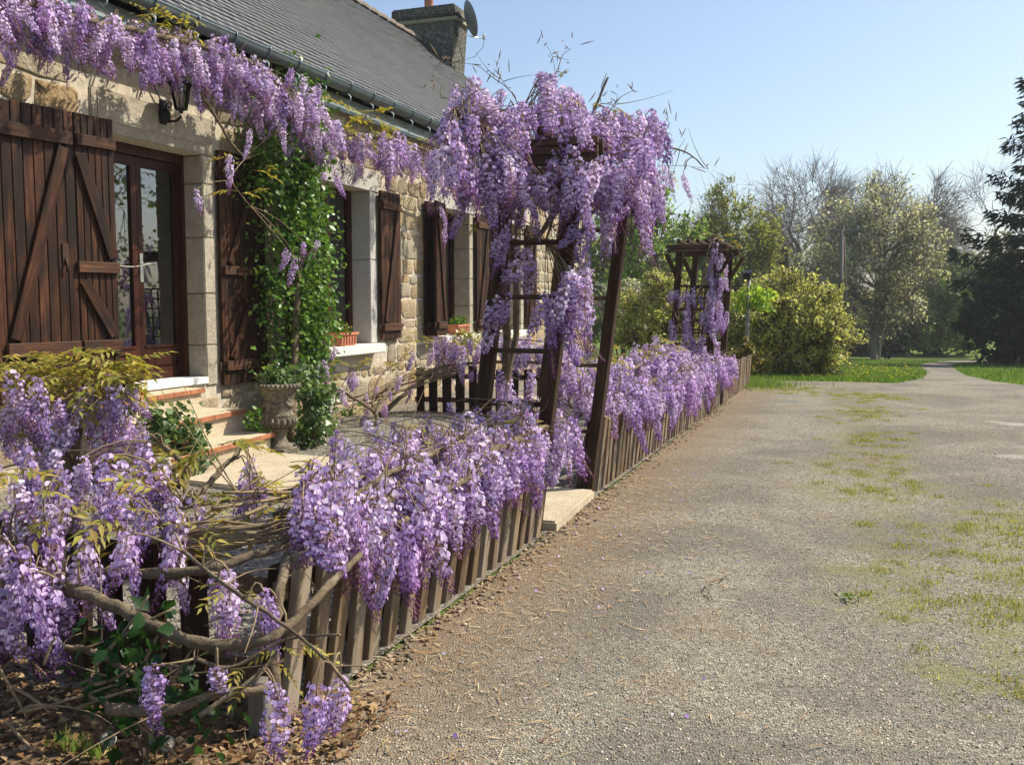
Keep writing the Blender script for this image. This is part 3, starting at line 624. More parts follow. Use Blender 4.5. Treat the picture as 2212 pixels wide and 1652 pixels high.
def planter(label, X, Y, Z, length, n_):
    t = thing('planter_box', label, 'planter', (X, Y, Z), 'terracotta planters on the sills')
    bm = bmesh.new(); bmesh.ops.create_cube(bm, size=1.0)
    for v in bm.verts:
        s = 1.0 if v.co.z > 0 else .82; v.co = Vector((v.co.x*.17*s, v.co.y*length*s, (v.co.z+.5)*.15))
    top = [f for f in bm.faces if f.normal.z > .9]; bmesh.ops.inset_region(bm, faces=top, thickness=.014)
    for f in top:
        for v in f.verts: v.co.z -= .03
    bmesh.ops.bevel(bm, geom=[e for e in bm.edges if abs((e.verts[0].co-e.verts[1].co).z) > .08], offset=.012, segments=2, affect='EDGES')
    me = bpy.data.meshes.new('box'); bm.to_mesh(me); bm.free(); me.materials.append(M_TERRA); link('box', me, t)
    m = MB(); 
    for (a, b) in (((-.095,-length/2-.01,.125), (.095,-length/2+.012,.155)), ((-.095,length/2-.012,.125), (.095,length/2+.01,.155))): m.box(a, b)
    m.box((-.095,-length/2+.0121,.125), (-.078,length/2-.0121,.154)).box((.078,-length/2+.0121,.125), (.095,length/2-.0121,.154)).obj('rim', M_TERRA, t)
    rb = bevel_box('rib', (.012,.03,.085), M_TERRA, .004, 1)
    for i in range(n_): o = link('rib', rb, t, (.0775, -length*.38+length*.76*i/(n_-1), .02)); o.rotation_euler = (0, R(5), 0)
    return t
planter('short ribbed terracotta box on the white sill of the near window', -5.44, 9.42, .82, .40, 6)
planter('terracotta box half hidden by leaves on the sill of the middle window', -5.44, 12.75, .84, .44, 6)
# ------------------------------------------------------------------ fences
PK = [bevel_box('picket', (.030, .072, .54), M_FENCE, .003, 1, .003) for _ in range(6)]
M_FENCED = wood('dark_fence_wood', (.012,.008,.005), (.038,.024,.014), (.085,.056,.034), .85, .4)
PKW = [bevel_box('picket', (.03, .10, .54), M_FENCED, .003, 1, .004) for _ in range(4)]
def fence(label, p0, p1, pitch, hs, lean, meshes, group='low wooden picket fences', posts=(), side=1):
    p0, p1 = np.array(p0, float), np.array(p1, float); v = p1-p0; Ln = np.linalg.norm(v); d = v/Ln; az = math.atan2(-d[0], d[1])
    t = thing('picket_fence', label, 'fence', (p0[0], p0[1], float(gz(p0[1]))), group)
    n = int(Ln/pitch)
    for i in range(n):
        q = d*(pitch*(i+.5)+random.uniform(-.008, .008)); zz = float(gz(p0[1]+q[1])-gz(p0[1]))
        o = link('picket', random.choice(meshes), t, (q[0], q[1], zz-.015))
        o.rotation_euler = (random.uniform(-.02, .02), lean+random.uniform(-.018, .018), az+random.uniform(-.04, .04)); o.scale = (1, random.uniform(.9, 1.1), hs*random.uniform(.95, 1.05))
    nrm = np.array([d[1], -d[0]])*side
    for hz in (.14, .42):
        off = -nrm*.034*side*1.0+np.array([math.sin(lean)*hz*hs, 0]) if abs(d[1]) > .5 else nrm*-.034
        a = np.array([off[0], off[1], hz*hs]); k = 6; m = MB()
        for j in range(k):
            g0 = float(gz(p0[1]+d[1]*Ln*j/k)-gz(p0[1])); g1 = float(gz(p0[1]+d[1]*Ln*(j+1)/k)-gz(p0[1]))
            A = a+np.array([d[0]*Ln*j/k, d[1]*Ln*j/k, g0]); B = a+np.array([d[0]*Ln*(j+1)/k, d[1]*Ln*(j+1)/k, g1])
            w2 = np.array([nrm[0], nrm[1], 0])*.014; h2 = np.array([0, 0, .03])
            m.add([A-w2-h2, A+w2-h2, A+w2+h2, A-w2+h2, B-w2-h2, B+w2-h2, B+w2+h2, B-w2+h2], [(0,1,5,4), (1,2,6,5), (2,3,7,6), (3,0,4,7)]+([(3,2,1,0)] if j == 0 else [])+([(4,5,6,7)] if j == k-1 else []))
        m.obj('rail', M_FENCEH, t)
    for s in posts:
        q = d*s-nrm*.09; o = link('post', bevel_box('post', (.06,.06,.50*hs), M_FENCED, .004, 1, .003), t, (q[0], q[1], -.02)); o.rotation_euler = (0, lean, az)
    return t
LEAN = R(7.5)
fence('low weathered picket fence along the drive from the front corner to the gateway', (-1.66, 2.42), (-1.66, 5.12), .138, 1.0, LEAN, PK, posts=(.1, 1.3, 2.6))
fence('long low picket fence along the drive between the two arbors', (-1.67, 6.30), (-1.63, 12.38), .130, 1.0, R(5), PK, posts=(.1, 2, 4, 6))
fence('short far end of the drive fence beyond the small arbor', (-1.62, 12.55), (-1.60, 15.7), .130, .92, R(3), PK, posts=(1.5, 3.1))
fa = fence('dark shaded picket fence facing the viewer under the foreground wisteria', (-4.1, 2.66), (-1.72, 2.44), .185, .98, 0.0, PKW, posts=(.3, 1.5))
st = link('post', bevel_box('post', (.06,.06,.17), M_POLE, .005, 1, .003), fa, (2.44, -.30, 0)); st['label'] = 'short grey stump of a corner post'
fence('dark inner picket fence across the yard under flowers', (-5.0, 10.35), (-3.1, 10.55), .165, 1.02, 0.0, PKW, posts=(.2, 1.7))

# ------------------------------------------------------------------ arbors
def arbor(label, xs, ys, H, lean, lattice=False, corbels=False):
    """four leaning posts, rungs between each pair, beams on top; xs = (rear, front), ys = (near, far)"""
    t = thing('garden_arbor', label, 'arbor', (xs[1], ys[0], float(gz(ys[0]))), 'wooden garden arbors')
    o = Vector((xs[1], ys[0], 0)); sh = math.tan(lean)
    for y in ys:
        for x in xs:
            pm = link('post', bevel_box('post', (.075,.075,H/math.cos(lean)), M_ARBOR, .005, 1, .002), t, (x-o.x, y-o.y, -.01)); pm.rotation_euler = (0, lean, 0)
        wx = xs[1]-xs[0]
        if not lattice:
            rm = bevel_box('rung', (wx-.06, .02, .028), M_ARBORX, .004, 1, .002)
            z = .42
            while z < H-.2: link('rung', rm, t, ((xs[0]+xs[1])/2-o.x+sh*z, y-o.y, z)); z += .3 if y == ys[0] else .45
        else:
            rm = bevel_box('lattice_bar', (wx-.04, .014, .022), M_ARBORX, .003, 1); vm = bevel_box('lattice_upright', (.022, .014, 1.45), M_ARBOR, .003, 1)
            for i in range(11): link('lattice_bar', rm, t, ((xs[0]+xs[1])/2-o.x+sh*(.12+.137*i), y-o.y-.012, .12+.137*i))
            for i in range(1, 4):
                q = link('lattice_upright', vm, t, (xs[0]+wx*i/4-o.x+sh*.05, y-o.y+.006, .05)); q.rotation_euler = (0, lean, 0)
        m = MB(); top = sh*H
        for k in range(1 if lattice else 0, 3):
            link('beam_board', bevel_box('beam_board', (wx+.26, .03, .042), M_ARBORX, .004, 1, .002), t, ((xs[0]+xs[1])/2-o.x+top-.02, y-o.y-.055, H-.15+k*.046))
            if k == 1: link('beam_board', bevel_box('beam_board', (wx+.26, .03, .13 if not lattice else .08), M_ARBORX, .004, 1, .002), t, ((xs[0]+xs[1])/2-o.x+top-.02, y-o.y+.055, H-(.145 if not lattice else .1)))
        if corbels:
            for x, s in ((xs[0], -1), (xs[1], 1)):
                A = Vector((x-o.x+sh*(H-.42), y-o.y, H-.42)); B = Vector((x-o.x+top+.16*s, y-o.y, H-.12)); L_ = (B-A).length
                q = link('corbel', bevel_box('corbel', (.05,.045,L_), M_ARBOR, .004, 1), t, A); q.rotation_euler = (0, math.atan2(B.x-A.x, B.z-A.z), 0)
    ln = ys[1]-ys[0]+.24
    for k, f in enumerate(np.linspace(.0, 1.0, 3 if not lattice else 5)):
        link('roof_slat', bevel_box('roof_slat', (.035, ln, .04), M_ARBOR, .005, 1, .003), t, (xs[0]-o.x+(xs[1]-xs[0])*f+sh*H, (ys[1]-ys[0])/2, H+.001))
    return t
arbor('tall leaning wooden arbor over the gateway buried in purple wisteria', (-2.08, -1.69), (5.02, 6.18), 2.2, R(7.0))
arbor('small weathered arbor with lattice sides at the far end of the fence', (-2.08, -1.64), (11.3, 12.47), 2.0, R(3.0), True, True)

# ------------------------------------------------------------------ wisteria
def raceme_mesh(seed, L, n, openness, wide):
    rs = np.random.default_rng(seed); Vs = []; T3 = []; C = []
    def tri(vs, fs, cols):
        o = sum(len(a) for a in Vs); Vs.append(np.array(vs)); C.append(np.array(cols)); T3.extend([tuple(i+o for i in f) for f in fs])
    bend = rs.normal(0, .2, 2)
    def axis(t): return np.array([bend[0]*L*t*t, bend[1]*L*t*t, -L*t])
    # stalk
    for i in range(6):
        a, b = axis(i/6), axis((i+1)/6); r0 = .0022
        vs = [a+(r0,0,0), a+(-r0*.5,r0*.87,0), a+(-r0*.5,-r0*.87,0), b+(r0,0,0), b+(-r0*.5,r0*.87,0), b+(-r0*.5,-r0*.87,0)]
        tri(vs, [(0,1,4),(0,4,3),(1,2,5),(1,5,4),(2,0,3),(2,3,5)], [(.26,.24,.09)]*6)
    hueshift = rs.uniform(-.02, .03)
    pale = np.array([.69+hueshift, .60, .83]); lil = np.array([.385+hueshift, .195, .555]); deep = np.array([.27+hueshift, .06, .30])
    for i in range(n):
        t = (i+rs.uniform(0, 1))/n
        ph = i*2.39996+rs.uniform(-.4, .4); out = np.array([math.cos(ph), math.sin(ph), 0])
        prof = wide*(.55+.55*math.sin(min(1, t*2.2)*math.pi*.6))*(1-t)**.5*rs.uniform(.55, 1.12)+.005
        c0 = axis(t); bud = (t-openness)/.3   # <0 open, >1 closed
        k = max(0.0, min(1.0, bud)); pl = prof*rs.uniform(.75, 1.1)
        dirn = out+np.array([0, 0, rs.uniform(-.55, .15)-.5*t]); dirn /= np.linalg.norm(dirn)
        p = c0+dirn*pl; side = np.cross(dirn, (0, 0, 1)); side /= np.linalg.norm(side); upv = np.cross(side, dirn)
        # pedicel
        w = side*.0012; tri([c0-w, c0+w, p+w*.7, p-w*.7], [(0,1,2),(0,2,3)], [(.46,.36,.22), (.46,.36,.22), (.46,.30,.30), (.46,.30,.30)])
        if t < .22 and rs.random() < .5: continue
        s = .0089*rs.uniform(.75, 1.25)*(1-.25*t)
        f = rs.uniform(.66, 1.22); cb = (pale*(1-k)+lil*k)*f; ck = (lil*(1-k)+deep*k)*f
        if k < .75:
            rr = s*1.25*(1-.45*k); tilt = rs.uniform(.1, .8)      # banner petal, reflexed upwards
            bn = dirn*math.cos(tilt)+upv*math.sin(tilt); bu = upv*math.cos(tilt)-dirn*math.sin(tilt)
            ce = p+bu*rr*.55+bn*.002; vs = [p, ce-bn*.0025]; cs = [cb*.8+np.array([.12,.12,.02]), cb]
            for j in range(7):
                an = -2.2+4.4*j/6; vs.append(ce+bu*rr*math.cos(an)+side*rr*1.12*math.sin(an)+bn*(.0045*abs(math.sin(an))-.003)); cs.append(np.clip(cb*1.06, 0, .9))
            tri(vs, [(1, 2+j, 3+j) for j in range(6)]+[(0, 2, 1), (0, 1, 8)], cs)
            kl = s*1.35; kd = dirn*.8-upv*.55; kd /= np.linalg.norm(kd)       # wings and keel
            tri([p, p+kd*kl*.55+side*s*.55+upv*s*.1, p+kd*kl, p+kd*kl*.55-side*s*.55+upv*s*.1, p+kd*kl*.6-upv*s*.35],
                [(0,1,4),(1,2,4),(0,4,3),(4,2,3),(0,3,1),(1,3,2)], [ck*.9, ck, ck*1.15, ck, ck*.8])
        else:
            bl = s*1.7*(1-.35*t); bd = dirn*.7+np.array([0, 0, -.7]); bd /= np.linalg.norm(bd); r2 = s*.42; s2 = np.cross(bd, side)
            m_ = p+bd*bl*.55; vs = [p, m_+side*r2, m_+s2*r2, m_-side*r2, m_-s2*r2, p+bd*bl]
            tri(vs, [(0,1,2),(0,2,3),(0,3,4),(0,4,1),(5,2,1),(5,3,2),(5,4,3),(5,1,4)], [ck*.75]+[ck]*4+[ck*.85])
    return np_mesh('raceme', np.concatenate(Vs), [np.array(T3)], M_PETAL, np.clip(np.concatenate(C), .01, .9))
RAC = [raceme_mesh(100+i, L, int(n*1.15), op, wd) for i, (L, n, op, wd) in enumerate([(.26,105,.55,.046), (.24,95,.7,.048), (.28,112,.45,.044), (.22,90,.85,.05), (.30,115,.6,.042), (.25,100,.5,.05), (.20,85,.35,.042), (.27,108,.78,.046), (.23,85,.25,.036), (.29,115,.66,.05)])]
def spray_mesh(seed, L, n, cols):
    rs = np.random.default_rng(seed); Vs = []; Fs = []; C = []; o = 0; dr = rs.uniform(.15, .6)
    def ax(t): return np.array([0, L*t, -dr*L*t*t*1.2])
    m_ = MB().tube([ax(t) for t in np.linspace(0, 1, 5)], [.0022,.002,.0017,.0013,.001], 4)
    V = [np.array(m_.v)]; F4 = [np.array([f for f in m_.f if len(f) == 4])]; C = [np.tile((.24,.2,.07), (len(m_.v), 1))]; o = len(m_.v); F3 = []
    for i in range(n):
        t = .3+.7*(i//2)/(n//2); sd = 1 if i % 2 else -1
        dd = np.array([sd*rs.uniform(.6, 1.0)*(1.0 if t < .97 else .15), .55, rs.uniform(-.75, -.05)]); dd /= np.linalg.norm(dd)
        s = L*rs.uniform(.28, .40)*(1.1-.3*abs(t-.6)); v, f, c = scatter([(0,0,0), (-.17,.4,.05), (0,1,-.12), (.17,.4,.05), (0,.45,-.02)], LEAF_F, ax(t)[None], frames(dd[None], rs.uniform(-.5, .5, 1)), np.array([s]), vary(cols, 1, .25))
        V.append(v); F3.append(f[0]+o); C.append(c); o += len(v)
    return np_mesh('leaf_spray', np.concatenate(V), F4+[np.concatenate(F3)], M_LEAF, np.concatenate(C))
BRONZE = [(.34,.32,.055), (.40,.34,.07), (.28,.30,.05), (.38,.28,.07)]
SPR = [spray_mesh(i, .17+.02*(i % 3), 9+2*(i % 2), BRONZE) for i in range(5)]
def bez(a, b, sag=0.0, n=6, j=.0):
    a, b = np.array(a, float), np.array(b, float); mid = (a+b)/2+np.array([0, 0, -sag])+RNG.normal(0, 1, 3)*j
    return [(1-t)**2*a+2*t*(1-t)*mid+t*t*b for t in np.linspace(0, 1, n)]
class Wisteria:
    def __init__(s, label, base): s.o = np.array(base, float); s.t = thing('wisteria', label, 'wisteria', base, 'flowering wisteria plants'); s.tw = MB(); s.pts = []; s.cnt = 0
    def vine(s, pts, r0, r1, name='vine', n=8, own=True, m_=None):
        # a woody stem through the given points, smoothed
        P = [np.array(p, float) for p in pts]; out = []
        for i in range(len(P)-1):
            p0, p1, p2, p3 = P[max(i-1, 0)], P[i], P[i+1], P[min(i+2, len(P)-1)]
            for t in np.linspace(0, 1, 6, endpoint=False): out.append(.5*((2*p1)+(-p0+p2)*t+(2*p0-5*p1+4*p2-p3)*t*t+(-p0+3*p1-3*p2+p3)*t**3))
        out.append(P[-1]); rr = [r0+(r1-r0)*i/(len(out)-1) for i in range(len(out))]
        out = [p+RNG.normal(0, 1, 3)*min(.006, rr[i]*.16) for i, p in enumerate(out)]
        s.pts += out; loc = [p-s.o for p in out]
        if own: MB().tube(loc, [q*RNG.uniform(.88, 1.14) for q in rr], n+2, jit=.13).obj(name, m_ or M_VINE, s.t)
        else: s.tw.tube(loc, rr, 5, jit=.1)
    def near(s, p):
        if not s.pts: return None
        A = np.array(s.pts); d = np.linalg.norm(A-p, axis=1)+np.where(A[:, 2] < p[2]-.6, .3, 0); return A[int(d.argmin())]
    def rac(s, p, sc=1.0, tilt=None, az=None, twig=True, k=None):
        p = np.array(p, float); a = RNG.uniform(0, 6.28) if az is None else az; ti = abs(RNG.normal(0, .17)) if tilt is None else tilt
        q = Matrix.Rotation(a, 3, 'Z') @ Matrix.Rotation(ti, 3, 'X') @ Matrix.Rotation(RNG.uniform(0, 6.28), 3, 'Z')
        o = link('raceme', RAC[RNG.integers(len(RAC)) if k is None else k], s.t, p-s.o); o.rotation_euler = q.to_euler(); xy = sc*RNG.uniform(.78, 1.18); o.scale = (xy, xy, sc*RNG.uniform(.65, 1.4)); s.cnt += 1
        if twig:
            b = s.near(p)
            if b is not None and np.linalg.norm(b-p) < 1.2:
                mid = (b+p)/2+np.array([0, 0, abs(RNG.normal(0, .05))+.03])+RNG.normal(0, .02, 3); L_ = [(1-t)**2*b+2*t*(1-t)*mid+t*t*p-s.o for t in np.linspace(0, 1, 5)]
                s.tw.tube(L_, [.004,.0035,.003,.0026,.0022], 4, cap=False)
    def leaf(s, p, sc=1.0, az=None):
        o = link('leaf_spray', SPR[RNG.integers(len(SPR))], s.t, np.array(p, float)-s.o); o.rotation_euler = (RNG.uniform(-.3, .7), RNG.uniform(-.5, .5), RNG.uniform(0, 6.28) if az is None else az); o.scale = (sc*RNG.uniform(.75, 1.2),)*3
    def leaves(s, c, r, n, sc=1.0):
        for p in np.array(c)+RNG.normal(0, 1, (n, 3))*np.array(r)*.6: s.leaf(p, sc)
    def done(s, wild=0, box=None):
        for i in range(wild):
            b = s.pts[RNG.integers(len(s.pts))]; d = RNG.normal(0, 1, 3); d[2] = abs(d[2])*.5; d /= np.linalg.norm(d); L_ = RNG.uniform(.08, .36); cv = RNG.normal(0, .35, 3)
            s.tw.tube([b+d*L_*t_+cv*L_*t_*t_-s.o for t_ in np.linspace(0, 1, 6)], [.003,.0026,.0022,.0018,.0014,.001], 4, cap=False)
        if s.tw.v: tag(s.tw.obj('twigs', M_TWIG, s.t), kind='stuff')

# 1 along the eaves
W = Wisteria('wisteria hanging in a long purple curtain along the eaves above the door', (-5.15, 8.3, 0))
W.vine([(-4.95,7.62,0), (-5.1,7.9,.8), (-5.15,8.1,1.8), (-5.2,8.2,2.7), (-5.12,7.9,3.25), (-5.0,7.2,3.38), (-4.98,6.2,3.32), (-4.98,5.2,3.22), (-5.0,4.2,3.15)], .04, .014)
W.vine([(-5.1,8.05,2.3), (-5.05,8.6,2.95), (-5.0,9.5,3.12), (-5.02,10.6,3.18), (-5.0,11.6,3.14), (-5.0,12.6,3.05), (-5.05,13.7,2.95)], .028, .012)
W.vine([onX(430,200,-5.1), onX(470,260,-5.1), onX(500,310,-5.1), onX(530,342,-5.1)], .016, .008)
W.vine([onX(530,342,-5.1), onX(500,380,-5.08), onX(505,400,-5.05), onX(540,445,-5.05)], .005, .003, own=False)
def band(W, ys, zlo, zhi, n, x0, x1, sc=1.0, tilt=None):
    for i in range(n):
        y = RNG.uniform(ys[0], ys[-1]); lo = np.interp(y, ys, zlo); hi = np.interp(y, ys, zhi)
        W.rac((RNG.uniform(x0, x1), y, lo+.24*sc+(max(hi-lo-.24*sc, .03))*RNG.uniform(0, 1)), sc, tilt)
band(W, [4.1, 4.6, 5.3, 6.5, 7.3, 8.0], [2.78,2.78,2.85,2.93,2.86,2.85], [3.30,3.34,3.38,3.46,3.44,3.44], 165, -5.22, -4.80, 1.1)
band(W, [7.9, 8.6, 9.9, 11.1, 12.2, 13.6], [2.72,2.52,2.66,2.68,2.5,2.4], [3.12,3.08,3.22,3.28,3.2,3.1], 122, -5.15, -4.7, 1.22)
for p in ((495,360),(425,430),(540,300),(610,300),(625,250),(660,240),(620,560),(655,545),(685,540),(640,580),(700,395),(720,385),(950,470),(955,430),(960,505)): W.rac(np.array(onX(p[0], p[1]-22, -4.85 if p[1] < 500 else -4.78)), .85)
for c, n in (((-5.05,6.3,3.52),9), ((-5.05,6.0,3.45),5), ((-5.1,9.2,3.15),16), ((-5.1,10.2,3.2),16), ((-5.1,10.9,3.22),12), ((-5.1,11.5,3.3),10), ((-5.05,7.2,2.55),5), ((-5.0,7.0,2.2),3), ((-5.1,8.6,3.3),8), ((-5.1,9.7,3.35),10)): W.leaves(c, (.1,.32,.1), n, 1.1)
W.done(50)
# 2 on the tall arbor
W = Wisteria('wisteria with a billowing head of purple flowers on the tall arbor', (-2.1, 5.5, 0))
W.vine([(-2.0,5.3,0), (-1.98,5.25,.5), (-1.95,5.3,1.0), (-1.9,5.2,1.5), (-1.8,5.35,2.0), (-1.6,5.6,2.25), (-1.35,6.1,2.35)], .03, .014)
W.vine([(-2.05,5.45,0), (-2.02,5.4,.6), (-1.96,5.5,1.2), (-1.95,5.3,1.8), (-1.95,4.9,2.15), (-1.98,4.6,2.3)], .026, .012)
W.vine([(-1.9,5.2,1.5), (-1.75,5.5,1.8), (-1.8,5.9,2.2), (-1.7,6.2,2.5), (-1.6,6.3,2.8)], .018, .008)
W.vine([(-1.6,5.6,2.25), (-1.3,6.0,2.3), (-1.1,6.4,2.3), (-.98,6.5,2.2)], .012, .003)
W.vine([at(1060,330,5.6), at(1140,350,5.5), at(1200,420,5.4), at(1180,520,5.4)], .012, .006)
W.vine([at(1180,300,5.8), at(1120,260,5.7), at(1040,240,5.6), at(1000,300,5.5)], .012, .005)
for (x, y, rx, ry, d, n) in ((1020,255,52,40,5.15,24), (1035,350,62,55,5.0,26), (1000,310,30,70,5.05,10), (1105,290,55,50,5.15,20), (1050,425,45,30,5.0,9), (1185,205,45,24,5.6,9), (1225,255,40,40,5.7,13), (1160,275,45,30,5.6,9), (1340,300,75,30,6.1,20), (1300,390,85,34,5.05,30), (1385,370,42,60,5.5,26), (1405,300,24,20,6.0,6), (1400,430,22,40,5.6,8), (1230,400,50,30,5.0,9), (1260,278,60,16,5.15,9), (1330,300,40,20,5.6,6), (1150,415,40,35,5.1,7), (1290,285,40,25,5.9,8), (1110,390,50,40,5.0,12), (1350,440,50,30,5.3,10), (1400,470,26,24,5.5,7)):
    for i in range(n):
        a = RNG.normal(0, .55, 2).clip(-1.1, 1.1); p = at(x+a[0]*rx, y+a[1]*ry-42, d+RNG.normal(0, .16)); W.rac(p, RNG.uniform(.8, 1.1), tilt=abs(RNG.normal(0, .2)))
for (x, y, rx, ry, d, n) in ((1235,650,36,42,4.95,13), (1255,615,24,24,5.0,4), (1205,690,26,28,4.95,5), (1085,535,16,40,5.1,4), (1105,630,20,40,5.2,3), (1130,590,20,35,5.4,3), (1070,690,12,20,5.2,2), (1255,520,22,18,5.0,2), (1215,790,18,40,5.6,2), (1100,850,25,20,5.6,2)):
    for i in range(n):
        a = RNG.normal(0, .6, 2).clip(-1.1, 1.1); p = at(x+a[0]*rx, y+a[1]*ry-40, d+RNG.normal(0, .08)); W.rac(p, RNG.uniform(.85, 1.1))
for p in ((1455,378,6.3), (1475,385,6.35)): W.rac(at(p[0], p[1]-6, p[2]), .55, .3)
def whip(W, pts, d, r0=.006):  # bare flowering shoots that stick out of the head against the sky
    P = [at(x, y, d) for x, y in pts]; W.vine(P, r0*.7, .0012, own=False)
    for p in P[1:]:
        for k in range(3):
            q = p+RNG.normal(0, .03, 3); e = q+RNG.normal(0, .03, 3)+np.array([0, 0, .025]); W.tw.tube([q-W.o, (q+e)/2-W.o, e-W.o], [.002,.004,.0015], 4)
whip(W, [(1140,270),(1105,200),(1060,165),(1030,142),(985,135)], 5.9); whip(W, [(1100,195),(1080,165),(1070,130)], 5.9, .003)
whip(W, [(985,135),(950,140),(935,160),(945,200),(975,215)], 5.9, .003)
whip(W, [(1190,180),(1205,150),(1215,120),(1235,105)], 5.9); whip(W, [(1200,170),(1195,130),(1180,95)], 5.9, .003)
whip(W, [(1300,280),(1330,220),(1370,195)], 6.1); whip(W, [(1315,290),(1325,240),(1335,205)], 6.1); whip(W, [(1270,290),(1285,230),(1300,205)], 6.1)
whip(W, [(1395,320),(1430,290),(1445,268),(1435,250)], 6.2, .004); whip(W, [(1400,330),(1450,335),(1480,300)], 6.2, .003); whip(W, [(1420,360),(1470,358),(1530,365)], 6.2, .003)
for x, y in ((1180,300),(1250,330),(1400,390),(1000,450),(1290,260),(1190,170),(1080,240),(1350,270),(1230,200)): W.leaves(at(x, y, 5.4), (.15,.15,.1), 3, .5)
W.done(14)
# 3 on the near drive fence
W = Wisteria('wisteria draped over the drive fence from the front corner to the gateway', (-1.75, 3.9, 0))
FX = -1.60
W.vine([(-1.78,2.55,.0), (-1.74,2.6,.35), (-1.62,2.9,.56), (-1.62,3.5,.58), (-1.6,4.2,.60), (-1.6,5.0,.62)], .034, .016)
W.vine([(-1.9,2.8,.55), (-1.7,3.4,.64), (-1.72,4.1,.66), (-1.68,5.1,.70)], .016, .008)
W.vine([(-1.6,3.1,.50), (-1.52,3.5,.56), (-1.55,4.0,.55), (-1.56,4.6,.62)], .018, .008)
for k in range(5): W.vine([(-1.95+RNG.uniform(-.15,.2),2.5+RNG.uniform(-.1,.3),.6+RNG.uniform(-.05,.08)), (-1.8+RNG.uniform(-.1,.1),3.2,.62+RNG.uniform(-.04,.08)), (-1.7+RNG.uniform(-.1,.1),3.9,.64+RNG.uniform(-.04,.08))], .007, .004, own=False)
for i in range(185):
    y = RNG.choice([RNG.uniform(2.7, 5.25), RNG.uniform(2.9, 4.4)]); out = RNG.uniform(0, 1); low = .52+.05*(y-3)/2
    W.rac((FX-.18+out*.34, y, low+.16-.17*out+RNG.uniform(-.03,.07)), RNG.uniform(.85,1.1), tilt=abs(RNG.normal(.05,.12)))
for (x, y, d) in ((650,1090,3.0),(680,1120,3.0),(700,1080,3.1),(720,1150,2.95),(745,1110,3.1),(735,1190,2.9),(690,1180,2.9),(770,1160,3.05),(660,1150,2.9),(790,1190,3.1),(820,1170,3.2),(850,1230,3.15),(760,1090,3.2),(640,1130,2.95),(715,1215,2.85),(810,1120,3.3)): W.rac(at(x+RNG.uniform(-10,10), y-70, d), RNG.uniform(.75,1.0))
for i in range(24): W.rac((-1.95+RNG.uniform(-.25,.25), RNG.uniform(3.3,5.0), .70+RNG.uniform(-.04,.06)), .75, tilt=abs(RNG.normal(.2,.3)))
for p in ((720,1030,3.7),(680,1040,3.6),(760,1080,3.6),(900,960,4.4),(1000,930,4.9),(1080,900,5.2)): W.leaves(at(*p), (.08,.1,.05), 5, .8)
W.done(70)
# 4 on the foreground fence
W = Wisteria('nearest wisteria with thick bare stems over the shaded front fence', (-2.4, 2.4, 0))
W.vine([at(-40,1255,2.9), at(130,1268,2.75), at(250,1310,2.65), at(360,1365,2.58), at(450,1392,2.55), at(560,1385,2.55), at(630,1345,2.6), at(700,1275,2.75), at(760,1215,2.95), at(830,1150,3.3), at(880,1120,3.5)], .021, .009)
W.vine([at(-30,1235,2.95), at(200,1240,2.9), at(380,1235,2.85), at(480,1220,2.85), at(600,1175,2.95), at(690,1120,3.1), at(780,1060,3.4), at(860,1010,3.8)], .019, .008)
W.vine([at(620,1200,2.9), at(600,1300,2.75), at(590,1420,2.7), at(600,1510,2.66)], .014, .018)
W.vine([at(-20,1400,2.9), at(90,1410,2.8), at(180,1400,2.75), at(260,1440,2.65), at(330,1480,2.6)], .012, .008)
W.vine([at(230,1530,2.5), at(360,1535,2.5), at(470,1495,2.52), at(600,1490,2.55)], .016, .012)
W.vine([at(395,1190,2.8), at(470,1250,2.6), at(600,1340,2.45), at(690,1410,2.35), at(760,1490,2.25)], .006, .004)
W.vine([at(420,1420,2.5), at(500,1440,2.5), at(620,1380,2.5), at(735,1370,2.4)], .006, .003)
W.vine([at(430,1545,2.4), at(540,1470,2.45), at(600,1410,2.5)], .007, .005)
W.vine([at(380,1050,3.3), at(400,1010,3.35), at(380,985,3.4), at(350,960,3.4)], .014, .008); W.vine([at(400,1085,3.2), at(445,1050,3.3), at(490,1000,3.4), at(515,985,3.4)], .013, .007); W.vine([at(400,1090,3.2), at(405,1030,3.3), at(425,985,3.35)], .011, .006)
for k in range(15):
    x0, y0 = RNG.uniform(300,460), RNG.uniform(1130,1215); W.vine([at(x0,y0,3.0), at(x0+110,y0+RNG.uniform(-25,10),3.0), at(x0+250,y0+RNG.uniform(-70,-10),3.1), at(x0+360,y0+RNG.uniform(-130,-40),3.3)], .006, .0035, own=False)
for k in range(16):
    x0, y0 = RNG.uniform(-30,450), RNG.uniform(1380,1560); a = RNG.uniform(-1.2,1.2); L_ = RNG.uniform(60,220); W.vine([at(x0,y0,2.6), at(x0+L_*.5*math.cos(a),y0+L_*.5*math.sin(a)+RNG.uniform(-15,15),2.6), at(x0+L_*math.cos(a),y0+L_*math.sin(a),2.6)], .006, .003, own=False)
